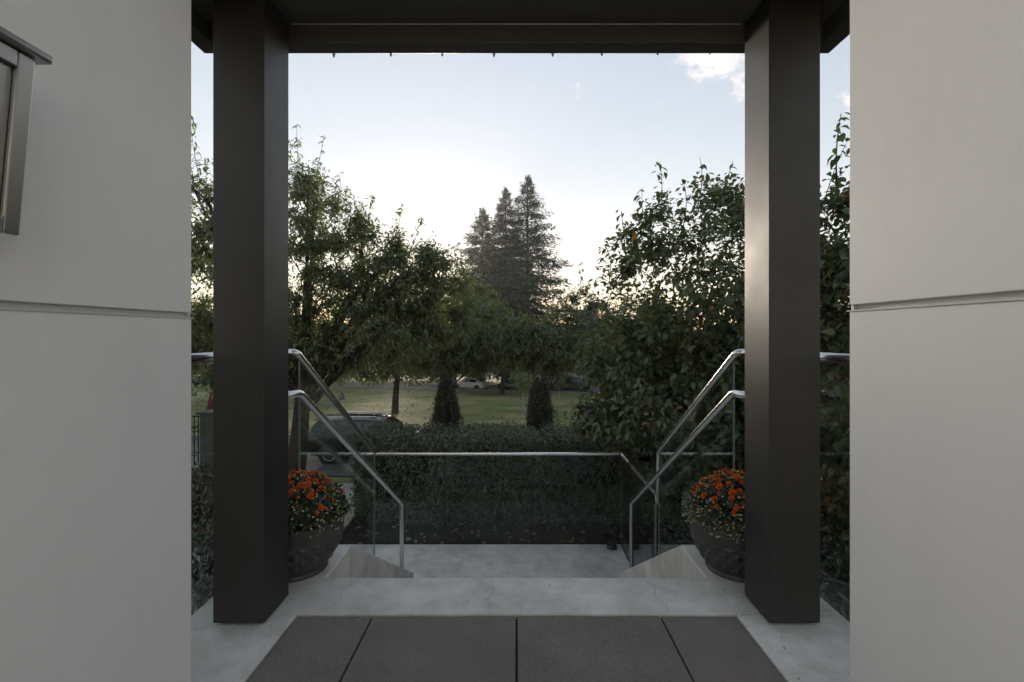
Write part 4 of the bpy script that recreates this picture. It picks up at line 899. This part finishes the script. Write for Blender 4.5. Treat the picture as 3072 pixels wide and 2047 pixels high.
# ---------------------------------------------------------------- neighbours
hs = empty('neighbour_house', (12, 76, gz(76)), 'grey lap-sided house across the far road, glimpsed between the trees', 'house'); z0 = gz(76)
obj('wall', MB().box(4, 20, 74, 82, z0 - .3, z0 + 6.0), 'siding', hs)
for k in range(28): obj('siding_board', MB().prism([(73.93, z0 + .2 + k * .2), (73.999, z0 + .2 + k * .2), (73.999, z0 + .39 + k * .2)], 'x', 4.0, 20.0), 'siding', hs)
rf = obj('roof', MB().prism([(73.2, z0 + 5.9), (82.8, z0 + 5.9), (78, z0 + 8.4)], 'x', 3.4, 20.6), 'black_plastic', hs)
for (xa, xb, za) in ((6, 7.4, 1.2), (9, 10.4, 1.2), (15, 17, 1.2), (6, 7.4, 3.8), (15, 17, 3.8)):
    wv = obj('window', MB().box(xa, xb, 73.86, 73.925, z0 + za, z0 + za + 1.3), 'trim_white', hs); obj('pane', MB().box(xa + .1, xb - .1, 73.84, 73.859, z0 + za + .1, z0 + za + 1.2), 'car_glass', wv)
pil = empty('gate_pillar', (-6.35, 10.0, gz(10)), 'grey capped gate pillar beside the neighbouring iron railing', 'pillar'); zg = gz(10)
obj('shaft', MB().box(-6.46, -6.16, 9.85, 10.15, zg - .1, -.47), 'pillar', pil, bevel=.006)
obj('cap', MB().box(-6.52, -6.10, 9.79, 10.21, -.469, -.42), 'pillar', pil, bevel=.01)
um = empty('furled_umbrella', (-6.60, 10.5, -2.0), 'closed maroon garden umbrella standing behind the grey gate pillar', 'umbrella')
obj('pole', MB().tube([(-6.60, 10.5, -2.05), (-6.60, 10.5, .14)], .018, 8), 'iron', um)
obj('furled_canopy', MB().lathe([(.02, .18), (.035, .1), (.07, -.15), (.115, -.45), (.15, -.62), (.10, -.64)], 24, (-6.60, 10.5, -0.06), lambda a, z, r: r * .16 * math.sin(a * 8)), 'maroon', um, smooth='all')
ir = empty('iron_railing', (-7.2, 9.8, zg), 'dark iron picket railing left of the grey gate pillar', 'railing')
for (a, b, r_) in (((-9.2, 10.0, -.53), (-6.47, 10.0, -.53), .022), ((-9.2, 10.0, -.85), (-6.47, 10.0, -.85), .012), ((-9.2, 10.0, -1.28), (-6.47, 10.0, -1.28), .012),
                   ((-9.2, 9.4, -1.03), (-6.4, 9.7, -.68), .024), ((-9.2, 9.4, -1.62), (-6.4, 9.7, -1.25), .014)):
    obj('rail', MB().tube([a, b], r_, 8), 'iron', ir)
for i in range(32):
    x = -9.14 + i * .085
    obj('picket', MB().tube([(x, 10.0, -1.55), (x, 10.0, -.54)], .011, 6), 'iron', ir)
    if i % 2 == 0:
        t = (x + 9.2) / 2.8; obj('picket', MB().tube([(x, 9.4 + .3 * t, -1.62 + .35 * t), (x, 9.4 + .3 * t, -1.04 + .35 * t)], .009, 6), 'iron', ir)

# ---------------------------------------------------------------- evening haze over the park
m, t, o = new_mat('evening_haze')
pv = N(t, 'ShaderNodeVolumePrincipled'); pv.inputs['Color'].default_value = (0.93, 0.92, 0.90, 1); pv.inputs['Density'].default_value = 0.0008; pv.inputs['Anisotropy'].default_value = 0.55
t.links.new(pv.outputs[0], o.inputs['Volume']); M['haze'] = m
tag(obj('haze', MB().box(-140, 140, -14, 135, -9.5, 24), 'haze'), 'thin warm evening haze over the park and garden', 'haze', kind='stuff')
